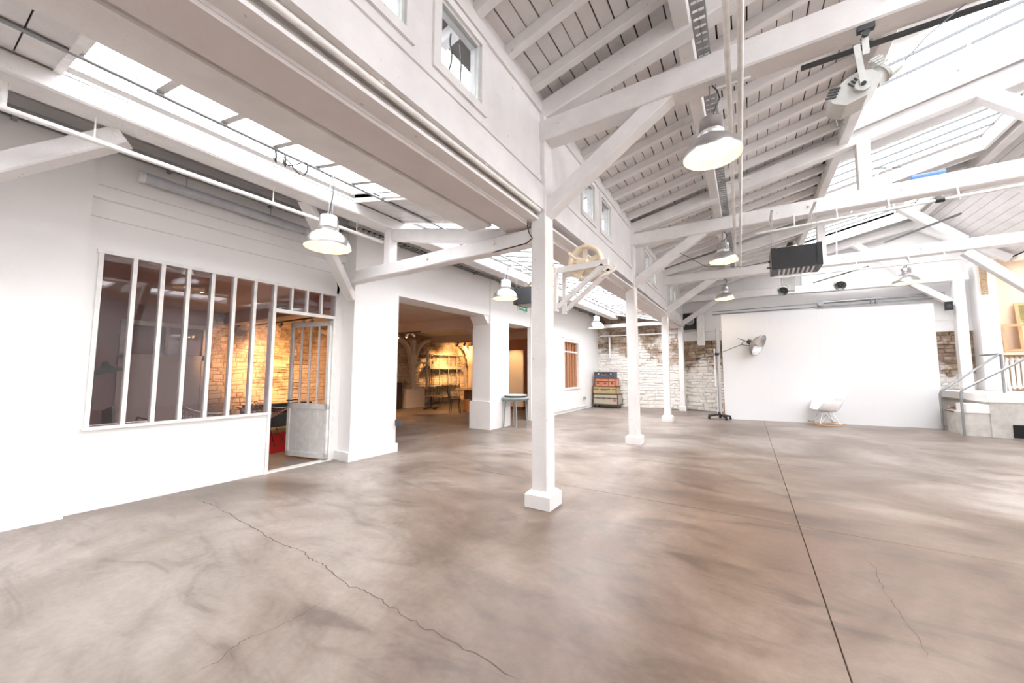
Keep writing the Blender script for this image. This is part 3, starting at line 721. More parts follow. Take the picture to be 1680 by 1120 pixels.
# ---------------------------------------------------------------- services
def pipe(name, pts, r, mat, lab, cat='pipe', group=None): return tag(MB().tube(pts, r, 8).build(name, mat), lab, cat, group)
t = thing('conduit_pair', 'pair of white pipes clipped under the clerestory beam over the near post row', 'pipes', (-1.80, 1, 2.9))
MB().tube([(-1.79, YR + .1, 2.905), (-1.785, 3.24, 2.905)], .024, 10).build('pipe', WHITEM, t)
MB().tube([(-1.86, YR + .1, 2.875), (-1.855, 3.24, 2.875)], .016, 8).build('pipe', WHITEM, t)
MB().tube([(-1.71, YR + .1, 2.915), (-1.705, 3.24, 2.915)], .020, 10).build('pipe', WHITEM, t)
for y in (.3, 1.3, 2.3, 3.1): MB().beam((-1.90, y, 2.93), (-1.68, y, 2.93), .03, .012).build('clip', WHITEM, t)
pipe('power_cable', [(-1.85, 3.26, 2.88), (-1.86, 3.27, 2.80), (-1.84, 3.27, 2.72), (-1.81, 3.28, 2.66), (-1.88, 3.28, 2.62), (-2.3, 3.29, 2.60)], .006, BLACK, 'short black cable looping down at the top of the pulley wheel post', 'cable')
t = thing('lighting_rail', 'thin grey conduit rail running under the left skylight, lamps hung from it', 'rail', (-3.48, 3, 3.26))
MB().tube([(-3.47, YR + .1, 3.265), (-3.47, 13.8, 3.265)], .014, 8).build('rail', GALV, t)
MB().tube([(-3.51, YR + .1, 3.28), (-3.51, 13.8, 3.28)], .009, 6).build('cable', CHARCOAL, t)
for y in (.9, 2.4, 4.5, 6.5, 8.5, 10.5, 12.5): MB().cyl((-3.48, y, 3.26), (-3.48, y, 3.36), .006, n=6).build('clip', GALV, t)
lp_ = [(-3.45 + .05 * math.cos(a), 1.75 + .11 * math.sin(a), 3.19 + .05 * math.sin(2 * a)) for a in [k * .5 for k in range(18)]]
MB().tube(lp_, .006, 5).build('cable_coil', BLACK, t)
for y in (1.58, 1.66): MB().tube([(-3.47, y, 3.27), (-3.45, y, 3.20), (-3.47, y + .01, 3.15), (-3.49, y, 3.19)], .009, 5).build('cable_tie', BLACK, t)
t = thing('hanging_pipe', 'long white pipe under the left roof slope, running over the glazed partition', 'pipe', (-4.17, .5, 3.05))
MB().tube([(-4.16, YR + .1, 3.05), (-4.16, 3.30, 3.06)], .022, 10).build('pipe', WHITEM, t)
for y in (.20, .62, 1.9, 2.9): MB().cyl((-4.16, y, 3.06), (-4.16, y, 3.25), .006 if y > .3 else .02, n=8).build('hanger', WHITEM, t)
MB().beam((-4.22, .17, 3.05), (-4.22, .17, 2.62), .03, .04, up=(0, 1, 0)).build('bracket', GALV, t)
# slotted cable tray along the wall head
t = thing('cable_tray', 'slotted steel cable tray along the top of the left wall above the partition', 'cable tray', (-5.12, 3, 3.42))
m = MB()
for k in range(0, 150):
    y = -.6 + k * .1
    m.box(-5.15, -5.03, y, y + .055, 3.43, 3.44)
m.box(-5.16, -5.145, -.7, 14.2, 3.42, 3.47).box(-5.035, -5.02, -.7, 14.2, 3.42, 3.47)
for y in range(0, 14): m.box(-5.16, -5.02, y + .3, y + .33, 3.40, 3.43)
m.v = [(x + (0 if y < 3.4 else .22), y, z) for (x, y, z) in m.v]
m.build('tray', GALV, t)
MB().tube([(-5.09, -.7, 3.455), (-5.1, 1, 3.46), (-5.08, 3.4, 3.455)], .013, 6).tube([(-5.12, -.7, 3.455), (-5.11, 2, 3.47), (-5.12, 3.4, 3.455)], .010, 6).build('cable', RUBBER, t)
MB().tube([(-4.87, 3.5, 3.455), (-4.88, 14, 3.455)], .015, 6).build('cable', RUBBER, t)
# fluorescent fitting
t = thing('fluorescent_light', 'long unlit tube light hanging above the glazed partition', 'light', (-5.08, 1.92, 3.24))
MB().cyl((-5.08, 1.10, 3.245), (-5.08, 2.76, 3.225), .052, n=16).build('diffuser_tube', TUBEOFF, t)
MB().beam((-5.08, 1.14, 3.285), (-5.08, 2.72, 3.265), .05, .03).build('backplate', GREYL, t)
for y in (1.07, 2.74): MB().cyl((-5.08, y, 3.245 - (y > 2) * .02), (-5.08, y + .05, 3.245 - (y > 2) * .02), .057, n=16).build('end_cap', GREYL, t)
for y in (1.45, 2.30): MB().cyl((-5.08, y, 3.27), (-5.08, y, 3.46), .004, n=5).build('hanger', GALV, t)
# nave rods (two white pipes along the hall) and slotted channel
t = thing('overhead_pipes', 'two parallel white pipes running down the middle of the hall under the tie beams', 'pipes', (-.05, 4, 3.6))
MB().tube([(.0 - .02, YR + .1, 3.60), (-.02, 2.5, 3.60), (-.12, 9.6, 3.60)], .021, 10).build('pipe', WHITEM, t)
MB().tube([(.065, YR + .1, 3.60), (.06, 2.5, 3.60), (-.035, 9.6, 3.60)], .021, 10).build('pipe', WHITEM, t)
for y in (1.2, 3.375, 5.2, 7.12, 9.2): MB().box(-.13, .12, y - .012, y + .012, 3.622, 3.64).build('clip', WHITEM, t)
t = thing('slotted_channel', 'perforated steel channel running along the hall on top of the tie beams', 'channel', (-.19, 5, 3.92))
m = MB()
for k in range(0, 190):
    y = YR + .2 + k * .075
    if y > 10.6: break
    m.box(-.235, -.155, y, y + .045, 3.90, 3.906)
m.box(-.245, -.235, YR + .1, 10.7, 3.90, 3.94).box(-.155, -.145, YR + .1, 10.7, 3.90, 3.94).box(-.197, -.193, YR + .1, 10.7, 3.90, 3.91)
m.build('channel', GALV, t)
pipe('black_rail', [(.45, 3.50, 3.645), (3.6, 3.50, 3.66)], .020, CHARCOAL, 'dark rail under the nearest tie beam, above the big white projector', 'rail')
t = thing('scaffold_rail', 'white slim rail hung from ladder brackets below the third truss', 'rail', (2, 10.75, 3.5))
MB().tube([(.6, 10.62, 3.50), (3.6, 10.62, 3.50)], .02, 8).build('rail', WHITEM, t)
for x in (.9, 1.5, 2.1, 2.9, 3.4): MB().cyl((x, 10.62, 3.50), (x, 10.70, 3.70), .010, n=6).build('hanger', WHITEM, t)
t = thing('scaffold_rail', 'white slim rail hung from ladder brackets below the second truss', 'rail', (1.5, 6.9, 3.5))
MB().tube([(.2, 6.96, 3.48), (3.6, 6.96, 3.58)], .02, 8).build('rail', WHITEM, t)
for x in (.7, 1.2, 1.75, 2.4, 3.0): MB().cyl((x, 6.96, 3.50), (x, 7.02, 3.70), .010, n=6).build('hanger', WHITEM, t)
MB().cyl((2.18, 6.96, 3.54), (2.26, 6.96, 3.54), .034, n=10).build('joint', BLACK, t)
# perforated diagonal strut
def strut(p, q, lab):
    t = thing('perforated_strut', lab, 'strut', p); p, q = Vector(p), Vector(q); m = MB(); n = int((q - p).length / .05)
    for k in range(n): m.beam(p.lerp(q, k / n), p.lerp(q, (k + .62) / n), .035, .012, up=(0, 1, 0))
    s1 = Vector((0, .018, 0)); m.beam(p + s1, q + s1, .006, .03, up=(0, 1, 0)).beam(p - s1, q - s1, .006, .03, up=(0, 1, 0)); m.build('channel', GALV, t)
strut((2.55, 10.6, 4.0), (2.75, 8.0, 3.62), 'galvanised slotted strut slanting between the second and third trusses at right')
strut((1.75, 13.8, 3.9), (2.35, 11.0, 3.62), 'galvanised slotted strut slanting between the third and last trusses')
tag(MB().tube([(2.02, 7.10, 3.955), (2.12, 7.11, 3.965), (2.24, 7.10, 3.96), (2.34, 7.11, 3.965)], .030, 8).build('rolled_bag', BLUEB), 'rolled blue plastic lying on top of the second tie beam', 'bag')
# glass fibre stay in the skylight (opening rods)
for k, (p, q) in enumerate([((1.72, 8.9, 4.2), (2.25, 9.3, 5.05)), ((2.45, 9.5, 4.2), (2.35, 9.2, 5.08)), ((2.0, 5.6, 4.45), (2.3, 6.1, 5.05)), ((2.1, 12.6, 4.2), (2.1, 12.4, 4.95))]):
    pipe('skylight_stay', [p, q], .012, WHITEM, ['white stay rod slanting up into the skylight behind the second truss', 'upright white stay rod under the motor of the skylight behind the second truss', 'white stay rod in the skylight nearest the projector', 'white stay rod in the skylight behind the third truss'][k], 'rod')
t = thing('skylight_motor', 'small grey round skylight opener fixed at the skylight behind the second truss', 'motor', (2.3, 9.2, 5.0))
MB().lathe([(0, .05), (.05, .045), (.06, 0), (.05, -.05), (0, -.06)], 14, Matrix.Translation((2.33, 9.2, 5.02))).build('housing', GREYL, t)
MB().beam((2.1, 9.0, 4.98), (2.55, 9.4, 5.06), .03, .02).build('arm', CHARCOAL, t)

# ---------------------------------------------------------------- pendants
def pendant(label, grp):
    t = thing('pendant_lamp', label, 'lamp', (0, 0, 0), grp)
    MB().lathe([(.216, 0), (.219, .006), (.212, .035), (.195, .075), (.165, .115), (.125, .148), (.092, .162)], 32).build('lamp_shade', ALU, t)
    MB().lathe([(.214, .002), (.206, .034), (.188, .072), (.158, .110), (.120, .141), (.05, .150), (0, .150)], 32).build('reflector', ENAMEL, t)
    MB().lathe([(.092, .162), (.092, .195), (.096, .197), (.096, .203), (.090, .206), (.088, .30), (.080, .318), (.03, .322), (0, .322)], 28).build('lamp_housing', ALU, t)
    MB().lathe([(0, .03), (.03, .034), (.046, .055), (.048, .075), (.036, .105), (.02, .13), (.02, .15)], 16).build('bulb', BULB, t)
    return t
def hang(t, tiptop, chain=False):
    x, y, z = t.location
    mm = MB().box(x - .025, x + .025, y - .006, y + .006, z + .32, z + .37)
    mm.cyl((x, y, z + .36), (x, y, tiptop), .005, n=6); mm.cyl((x + .06, y, z + .31), (x + .045, y, tiptop), .003, n=5)
    mm.build('hanger', GALV, t)
    h = tiptop - z - .32
    MB().tube([(x + .01, y, z + .32), (x + .03, y - .01, z + .34 + h * .15), (x + .07, y - .01, z + .34 + h * .45), (x + .055, y, z + .32 + h * .8), (x + .02, y, tiptop)], .006, 6).build('cable', CHARCOAL, t)
base = pendant('', None)
PEN = [((-.17, 3.35, 3.05), 3.66, 'large lit aluminium pendant lamp under the first tie beam'),
       ((-.26, 7.12, 3.15), 3.66, 'lit aluminium pendant lamp under the second tie beam'),
       ((-.41, 10.8, 3.14), 3.66, 'lit aluminium pendant lamp under the third tie beam, left of the white screen'),
       ((2.86, 10.78, 3.13), 3.66, 'lit aluminium pendant lamp above the right part of the white screen'),
       ((-3.48, 2.11, 2.52), 3.26, 'lit aluminium pendant lamp hanging in front of the glazed partition'),
       ((-3.48, 5.34, 2.55), 3.26, 'bright aluminium pendant lamp hanging before the pier between the two openings'),
       ((-3.48, 9.95, 2.50), 3.26, 'bright aluminium pendant lamp furthest back in the left aisle, above the suitcases')]
PE = [30, 26, 26, 22, 14, 14, 12]
for k, (l, top, lab) in enumerate(PEN):
    p = dup(base, l, lab) if k else base
    if not k: base.location = l; p['label'] = lab
    p['group'] = 'spun aluminium pendant lamps'
for k, (l, top, lab) in enumerate(PEN):
    pass
bpy.context.view_layer.update()
pens = [o for o in COL.objects if o.get('category') == 'lamp']
for k, o in enumerate(pens):
    hang(o, PEN[k][1])
    lt = light('lamp_light', 'SPOT', tuple(Vector(o.location) + Vector((0, 0, .06))), PE[k] * 2.2, (1.0, .72, .42), shadow_soft_size=.05, spot_size=math.radians(168), spot_blend=.3)
    lt.parent = None

# ---------------------------------------------------------------- pulley wheel on its bracket
t = thing('pulley_wheel', 'cream spoked pulley wheel on a timber bracket fixed to the big middle post', 'pulley', (-1.35, 3.52, 2.39))
W = Matrix.Translation((-1.36, 3.60, 2.415)) @ Matrix.Rotation(PI / 2, 4, 'X')
MB().lathe([(.148, -.04), (.178, -.045), (.184, -.03), (.166, 0), (.184, .03), (.178, .045), (.148, .04), (.142, 0), (.148, -.04)], 40, W).build('wheel_rim', IVORY, t)
for k in range(5):
    a = k * 2 * PI / 5 + .35; c, s_ = math.cos(a), math.sin(a)
    MB().beam((-1.36 + .02 * c, 3.60, 2.415 + .02 * s_), (-1.36 + .15 * c, 3.60, 2.415 + .15 * s_), .022, .048, up=(-s_, 0, c)).build('spoke', IVORY, t)
MB().cyl((-1.36, 3.50, 2.415), (-1.36, 3.68, 2.415), .022, n=14).cyl((-1.36, 3.55, 2.415), (-1.36, 3.65, 2.415), .042, n=16).build('hub', IVORY, t)
MB().tube([(-1.49, 3.46, 2.50), (-1.43, 3.49, 2.44), (-1.36, 3.50, 2.42)], .016, 8).build('crank', IVORY, t)
for yy in (3.49, 3.70):
    MB().beam((-1.66, yy, 2.345), (-1.09, yy, 2.355), .035, .06).beam((-1.63, yy, 1.96), (-1.14, yy, 2.33), .035, .045).beam((-1.645, yy, 1.92), (-1.645, yy, 2.38), .035, .045, up=(0, 1, 0)).build('bracket', TIMBER, t)
MB().box(-1.41, -1.31, 3.47, 3.52, 2.375, 2.42).build('bearing', IVORY, t)
MB().lathe([(.0, 0), (.018, 0), (.018, .03), (0, .03)], 10, Matrix.Translation((-1.66, 3.46, 2.40)) @ Matrix.Rotation(PI / 2, 4, 'X')).tube([(-1.665, 3.455, 2.43), (-1.68, 3.44, 2.40), (-1.665, 3.45, 2.36), (-1.66, 3.45, 1.9)], .006, 6).build('rope_guide', IVORY, t)
MB().tube([(-1.20, 3.60, 2.25), (-1.08, 3.62, 2.30), (-1.06, 3.62, 2.34)], .012, 6).build('hook', WHITEM, t)
# strap and little switch on the post
tag(MB().box(-1.85, -1.835, 3.33, 3.38, .20, .29).build('wall_socket', GREYL), 'small grey box low on the left side of the big middle post', 'socket')

# ---------------------------------------------------------------- heaters (black suspended unit)
def heater(loc, lab, wires, bars, rz=0):
    t = thing('unit_heater', lab, 'heater', (0, 0, 0), 'black suspended fan heaters')
    W_, D, H_ = .56, .46, .30
    MB().box(-W_ / 2, W_ / 2, -D / 2, D / 2, 0, H_).build('casing', BLACK, t)
    MB().box(-W_ / 2 - .008, -W_ / 2 + .05, -D / 2 - .008, D / 2 + .008, -.008, H_ + .008).build('casing_rim', BLACK, t); MB().box(W_ / 2 - .05, W_ / 2 + .008, -D / 2 - .008, D / 2 + .008, -.008, H_ + .008).build('casing_rim', BLACK, t)
    for k in range(8):
        x = -W_ / 2 + .085 + k * .055
        MB().beam((x, -D / 2 + .03, -.012), (x + .012, D / 2 - .05, -.012), .024, .016).build('louvre', SILVER, t)
    MB().cyl((-.02, 0, H_), (-.02, 0, H_ + .055), .085, .08, 16).build('motor_base', BRASS, t)
    MB().cyl((-.02, 0, H_ + .055), (-.02, 0, H_ + .12), .075, .05, 16).build('motor_cap', BLACK, t)
    MB().cyl((-W_ / 2 - .06, -.05, .07), (-W_ / 2, -.05, .07), .012).cyl((-W_ / 2 - .04, -.05, .16), (-W_ / 2, -.05, .16), .012).build('pipe_stub', CHARCOAL, t)
    m = MB()
    for (x, y) in ((-.25, -.2), (.25, -.2), (-.25, .2), (.25, .2)): m.cyl((x, y, H_), (x, y, wires), .003, n=5)
    m.build('suspension_wire', GALV, t)
    for q in bars: MB().beam(q[0], q[1], .03, .02).build('support_bar', WHITEM, t)
    t.location = loc; t.rotation_euler = (0, 0, rz); return t
heater((.65, 6.72, 2.775), 'black fan heater hung on wires below the second truss', .90, [((-.25, -.22, .89), (-.25, .36, .89)), ((.25, -.22, .89), (.25, .36, .89))])
heater((-3.35, 6.10, 2.55), 'black fan heater hung under the left skylight behind the big middle post', .70, [((-.92, -.2, .70), (1.0, -.2, .70)), ((-.92, .2, .70), (1.0, .2, .70))])
pipe('power_cable', [(-.9, 6.9, 3.35), (-.5, 6.8, 3.02), (0, 6.75, 2.93), (.37, 6.7, 2.95)], .005, CHARCOAL, 'thin dark cable sagging to the left side of the heater below the second truss', 'cable')

# ---------------------------------------------------------------- big white projector lamp near the camera
t = thing('stage_projector', 'large off-white stage projector clamped under the nearest tie beam', 'projector', (.76, 3.42, 3.30))
ax = Vector((.80, -.05, .60)).normalized(); c0 = Vector((.74, 3.42, 3.275)); side = Vector((0, 1, 0)); upv = ax.cross(side).normalized() * -1
def L(a, b, c): return c0 + ax * a + upv * b + side * c
prof = [(a * .78, b * .78) for a, b in [(-.21, -.03), (-.20, -.09), (-.14, -.12), (-.02, -.125), (.08, -.10), (.13, -.03), (.13, .05), (.08, .10), (-.03, .115), (-.17, .06)]]
v = [L(a, b, -.09) for a, b in prof] + [L(a, b, .09) for a, b in prof]; n = len(prof)
MB().add(v, [tuple(range(n))[::-1], tuple(range(n, 2 * n))] + [(i, (i + 1) % n, n + (i + 1) % n, n + i) for i in range(n)]).build('projector_body', GREYL, t)
MB().cyl(L(.09, .01, 0), L(.15, .01, 0), .065, .06, 16).cyl(L(.15, .01, 0), L(.17, .01, 0), .072, .072, 16).build('lens_barrel', GREYL, t)
m = MB(); m.beam(L(.15, .08, -.03), L(.22, .08, -.03), .05, .010); m.build('barn_door', GREYL, t); m = MB()
for k in range(4): m.beam(L(.13, -.08 + k * .02, -.093), L(.18, -.06 + k * .02, -.093), .01, .01)
m.beam(L(.14, -.09, -.03), L(.21, -.06, -.03), .05, .010).build('barn_door', GREYL, t)
m = MB()
for k in range(4): m.beam(L(-.17 + k * .018, -.085 - k * .01, -.096), L(-.125 + k * .018, -.045 - k * .01, -.096), .008, .01)
for k in range(3): m.beam(L(-.03 + k * .02, -.06, -.094), L(-.03 + k * .02, -.02, -.094), .006, .008)
m.build('vent_slots', CHARCOAL, t, kind='stuff')
MB().cyl(L(0, .02, -.09), L(0, .02, -.115), .045, n=18).build('pivot_disc', GREYL, t)
MB().cyl(L(0, .02, -.115), L(0, .02, -.125), .014, n=10).build('pivot_knob', BLACK, t)
MB().beam(L(0, .02, -.12), c0 + Vector((-.01, -.12, .27)), .035, .008, up=(0, 1, 0)).beam(c0 + Vector((.035, -.125, .18)), c0 + Vector((.04, -.10, .42)), .035, .008, up=(0, 1, 0)).build('yoke', GREYL, t)
MB().box(.74, .83, 3.29, 3.33, 3.63, 3.72).cyl((.78, 3.28, 3.60), (.78, 3.34, 3.60), .02).build('clamp', CHARCOAL, t)
MB().tube([L(-.19, .05, 0), L(-.22, .10, 0), L(-.18, .12, -.02)], .006, 5).tube([(1.0, 3.45, 3.42), (1.12, 3.48, 3.56), (1.30, 3.45, 3.68)], .005, 5).build('power_cable', GREYP, t)

# ---------------------------------------------------------------- small round spotlights on the third truss
def parcan(loc, lab, tilt):
    t = thing('round_spotlight', lab, 'spotlight', (0, 0, 0), 'small round spotlights below the third truss')
    M_ = Matrix.Rotation(tilt, 4, 'X')
    MB().lathe([(.105, -.11), (.11, -.10), (.108, .02), (.08, .08), (.05, .12), (0, .13)], 24, M_).build('can', WHITEM, t)
    MB().lathe([(.098, -.10), (.06, -.05), (.02, -.02), (0, -.02)], 20, M_).build('lens', GALV, t)
    MB().lathe([(.0, -.09), (.03, -.085), (.035, -.06), (0, -.05)], 12, M_).build('bulb_cap', CHARCOAL, t)
    MB().tube([(-.125, 0, 0), (-.125, 0, .10), (-.08, 0, .15), (.08, 0, .15), (.125, 0, .10), (.125, 0, 0)], .010, 6).cyl((0, 0, .15), (0, 0, .27), .012, n=8).build('yoke', WHITEM, t)
    t.location = loc; return t
parcan((1.84, 10.95, 3.27), 'round spotlight with a dark face below the third truss, centre', -1.1)
parcan((.80, 10.95, 3.25), 'round spotlight with a grey face below the third truss, nearer the posts', -1.2)
pa = thing('projection_box', 'grey boxed projector behind the left round spotlight', 'projector', (.93, 11.1, 3.3)); MB().box(.80, 1.05, 11.0, 11.25, 3.25, 3.60).build('case', GREYL, pa); MB().box(.85, 1.0, 11.1, 11.15, 3.60, 3.72).build('mount', GREYL, pa)
t = thing('loudspeaker', 'small black loudspeaker fixed beside the post right of the white screen', 'speaker', (4.36, 13.75, 2.87))
MB().prism([(4.28, 13.68), (4.42, 13.66), (4.45, 13.80), (4.31, 13.82)], 'z', 2.86, 3.07).build('cabinet', BLACK, t)
MB().cyl((4.35, 13.668, 2.96), (4.35, 13.66, 2.96), .045, n=16).build('cone', CHARCOAL, t)
MB().beam((4.40, 13.8, 2.97), (4.52, 13.9, 2.97), .02, .02).build('bracket', BLACK, t)
t = thing('exit_sign', 'small green and white exit light high on the left wall near the second opening', 'sign', (-4.94, 8.4, 2.88))
MB().box(-4.95, -4.90, 8.15, 8.62, 2.86, 3.03).build('sign_box', WHITEP, t)
MB().box(-4.898, -4.894, 8.18, 8.59, 2.88, 3.01).build('sign_panel', GREEN, t)
MB().box(-4.893, -4.891, 8.24, 8.42, 2.935, 2.955).prism([(8.42, 2.915), (8.50, 2.945), (8.42, 2.975)], 'x', -4.893, -4.891).build('arrow', WHITEP, t)
tag(MB().box(-4.925, -4.88, 12.62, 12.74, .33, .42).build('wall_socket', GREYP), 'grey socket low on the left wall before the suitcases', 'socket')
tag(MB().box(-4.90, -4.86, 4.24, 4.33, .42, .52).build('wall_bracket', CHARCOAL), 'small dark bracket on the edge of the first pier by the wide opening', 'bracket')
# back wall services
t = thing('air_duct', 'white vertical duct on the back wall left of the screen', 'duct', (-1.27, 14.1, 2.2))
MB().beam((-1.27, 14.06, 2.22), (-1.27, 14.06, 3.2), .22, .22, up=(0, 1, 0), ch=.03).build('duct', WHITEM, t)
MB().beam((-1.27, 14.06, 2.19), (-1.27, 14.06, 2.24), .19, .19, up=(0, 1, 0)).build('duct_mouth', WHITEM, t)
t = thing('air_conditioner', 'dark fan unit high on the back wall behind the last post', 'fan unit', (-1.5, 14.0, 2.8))
MB().box(-1.80, -1.42, 14.0, 14.2, 2.75, 3.30).build('casing', BLACK, t)
MB().lathe([(.14, -.01), (.15, 0), (.14, .02), (.12, .0), (.03, -.01), (0, -.01)], 24, Matrix.Translation((-1.60, 13.99, 3.03)) @ Matrix.Rotation(PI / 2, 4, 'X')).build('fan_guard', GREYP, t)
pipe('back_wall_pipe', [(-4.9, 14.1, 2.60), (-4.75, 14.1, 2.68), (-3.9, 14.1, 2.66), (-1.4, 14.1, 2.66), (-.5, 14.1, 2.66)], .022, WHITEM, 'white pipe running across the stone back wall', 'pipe')
t = thing('dangling_pipe', 'short white pipe hanging against the stone wall above the suitcases', 'pipe', (-4.3, 14.12, 2.3))
MB().tube([(-4.42, 14.1, 2.62), (-4.42, 14.1, 1.85), (-4.40, 14.05, 1.80)], .035, 8).build('pipe', WHITEM, t)
t = thing('wall_trunking', 'pipes and cables along the top of the white screen', 'pipes', (2, 14.1, 3.35))
MB().tube([(-.9, 14.05, 3.20), (2.0, 14.05, 3.22), (4.4, 14.05, 3.22)], .02, 6).tube([(1.9, 14.02, 3.33), (4.4, 14.02, 3.33)], .04, 8).tube([(-.9, 14.1, 3.30), (4.4, 14.1, 3.36)], .012, 6).build('pipe', GALV, t)
MB().cyl((1.9, 13.95, 3.30), (1.9, 14.1, 3.30), .075, n=16).cyl((3.0, 13.98, 3.30), (3.0, 14.0, 3.18), .03).cyl((3.1, 13.98, 3.30), (3.1, 14.0, 3.18), .03).build('fitting', GALV, t)
tag(MB().box(-.55, -.42, 14.05, 14.2, 3.10, 3.20).build('junction_box', WHITEP), 'little white junction box on the back wall above the left end of the screen', 'box')

# ---------------------------------------------------------------- white screen
A, B = Vector((-.57, 12.12, 0)), Vector((3.80, 12.72, 0)); dn = (B - A).normalized(); nb = Vector((-dn.y, dn.x, 0))
t = thing('white_screen', 'big freestanding white backdrop panel in front of the stone wall', 'screen', A)
n = 4
for k in range(n):
    p, q = A.lerp(B, k / n) + dn * .0005, A.lerp(B, (k + 1) / n) - dn * .0005
    v = [p, q, q + nb * .03, p + nb * .03]; v = [Vector(a) for a in v] + [Vector(a) + Vector((0, 0, 2.93)) for a in v]
    MB().add(v, [(0, 3, 2, 1), (4, 5, 6, 7), (0, 1, 5, 4), (1, 2, 6, 5), (2, 3, 7, 6), (3, 0, 4, 7)]).build('panel', SCREENM, t)
m = MB()
for k in range(5):
    p = A.lerp(B, k / 4 * .98 + .01) + nb * .055
    m.beam(p, p + Vector((0, 0, 2.9)), .05, .05, up=dn)
    m.beam(p + Vector((0, 0, .03)), p + nb * .6 + Vector((0, 0, .03)), .05, .05).beam(p + nb * .6 + Vector((0, 0, .05)), p + Vector((0, 0, 1.4)), .04, .04)
m.build('support_frame', WOODF, t)
# leaning planks behind left edge of the screen
for k, (x, y, h) in enumerate([(-.72, 12.75, 2.75), (-.80, 13.3, 2.55)]):
    tag(MB().beam((x, y, 0), (x + .02, YB - .10 if k else y + .25, h), .07, .03, up=(0, 1, 0)).build('leaning_board', TIMBER), ['tall pale board standing behind the left edge of the white screen', 'tall thin board leaning on the stone wall left of the white screen'][k], 'board')

# ---------------------------------------------------------------- studio lamp on a stand
t = thing('studio_lamp', 'tall studio lamp with a big tilted dish on a boom before the white screen', 'studio lamp', (-.70, 11.95, 0))
bx, by = -.70, 11.95
MB().tube([(bx, by, .15), (bx, by, 2.52)], .016, 10).build('pole', GALV, t)
MB().tube([(bx - .06, by + .02, .9), (bx - .06, by + .02, 1.95)], .022, 10).build('counter_pole', WHITEM, t)
for a in (.3, 1.57, 2.85, 3.6, 5.4):
    MB().beam((bx, by, .13), (bx + .28 * math.cos(a), by + .28 * math.sin(a), .085), .05, .045).cyl((bx + .27 * math.cos(a), by + .27 * math.sin(a) - .015, .035), (bx + .27 * math.cos(a), by + .27 * math.sin(a) + .015, .035), .035, n=12).cyl((bx + .27 * math.cos(a), by + .27 * math.sin(a), .035), (bx + .27 * math.cos(a), by + .27 * math.sin(a), .09), .012, n=6).build('castor_leg', BLACK, t)
MB().cyl((bx, by, .10), (bx, by, .20), .05, .03, 14).build('hub', BLACK, t)
MB().tube([(bx - .55, by - .02, 1.66), (bx, by, 1.80), (bx + .58, by, 2.04)], .012, 8).build('boom', GALV, t)
MB().cyl((bx - .03, by - .03, 1.80), (bx + .03, by + .03, 1.80), .04, n=12).cyl((bx - .55, by - .02, 1.66), (bx - .42, by - .02, 1.69), .035, n=12).build('clamp', BLACK, t)
hc = Vector((bx + .88, by, 2.06)); D_ = Vector((.80, -.30, -.45)).normalized()
Q = D_.to_track_quat('Z', 'X').to_matrix().to_4x4(); HM = Matrix.Translation(hc) @ Q
MB().lathe([(.30, .14), (.305, .135), (.27, .06), (.20, 0), (.11, -.04), (.05, -.05), (0, -.05)], 32, HM).build('dish', simple('dish_grey', (.42, .38, .37), .4, .5), t)
MB().lathe([(.292, .135), (.26, .06), (.19, .01), (.10, -.025), (0, -.035)], 32, HM).build('dish_inside', ALU, t)
MB().lathe([(0, .10), (.035, .09), (.045, .05), (.02, 0)], 14, HM).build('bulb', GREYL, t)
MB().lathe([(.05, -.05), (.07, -.09), (.06, -.16), (0, -.17)], 18, HM).build('lamp_housing', CHARCOAL, t)
MB().tube([hc + Vector((-.30, 0, -.02)), hc + Vector((-.25, -.1, -.03)), hc + Vector((-.12, -.16, -.06)), hc + Vector((0, -.20, -.06))], .009, 6).tube([hc + Vector((-.30, 0, -.02)), hc + Vector((-.22, .05, .08)), hc + Vector((-.05, .14, .08))], .009, 6).tube([hc + Vector((-.36, 0, .16)), hc + Vector((-.17, .02, .08))], .01, 6).build('yoke', CHARCOAL, t)

# ---------------------------------------------------------------- rocking chair
t = thing('rocking_chair', 'white moulded shell rocking chair with wire legs and wooden rockers by the screen', 'chair', (0, 0, 0))
# local: +x = forward (front of seat)
U, V_ = 20, 22; vs = []; fs = []
def shell(u, v):
    # u 0 front edge .. 1 top of the back ; v -1..1 from arm rim to arm rim
    if u < .5: cxp = .27 - u * .80; cz = .385 - .05 * math.sin(u * PI)
    else:
        s_ = (u - .5) / .5; cxp = -.13 - .20 * math.sin(s_ * 1.25); cz = .335 + .345 * s_ ** 1.3
    arm = max(0, min(1, (u + .02) / .10)) * (1 - max(0, (u - .45) / .55) ** 1.5)
    rim_z = .40 + .185 * max(0, min(1, (u + .05) / .16)) + .05 * u
    a = abs(v); sg = 1 if v > 0 else -1
    flat = .19 + .02 * math.sin(min(1, u * 1.5) * PI)
    k = min(1, a / .55); y = sg * flat * k
    if a > .55:
        q = (a - .55) / .45; y += sg * (.10 * math.sin(q * PI / 2) * arm + .035 * q * (1 - arm)); z = cz + max(0, rim_z - cz) * arm * q ** 1.4 + .01 * q
        x = cxp + (.06 * q * max(0, u - .45) * 2) - .03 * q * (u < .2)
    else: z = cz + .012 * k * k; x = cxp
    return (x, y, z)
for i in range(U + 1):
    for j in range(V_ + 1): vs.append(shell(i / U, -1 + 2 * j / V_))
for i in range(U):
    for j in range(V_): a = i * (V_ + 1) + j; fs.append((a, a + 1, a + V_ + 2, a + V_ + 1))
sh = MB().add(vs, fs, True).build('seat_shell', WHITEP, t)
so = sh.modifiers.new('thickness', 'SOLIDIFY'); so.thickness = .010
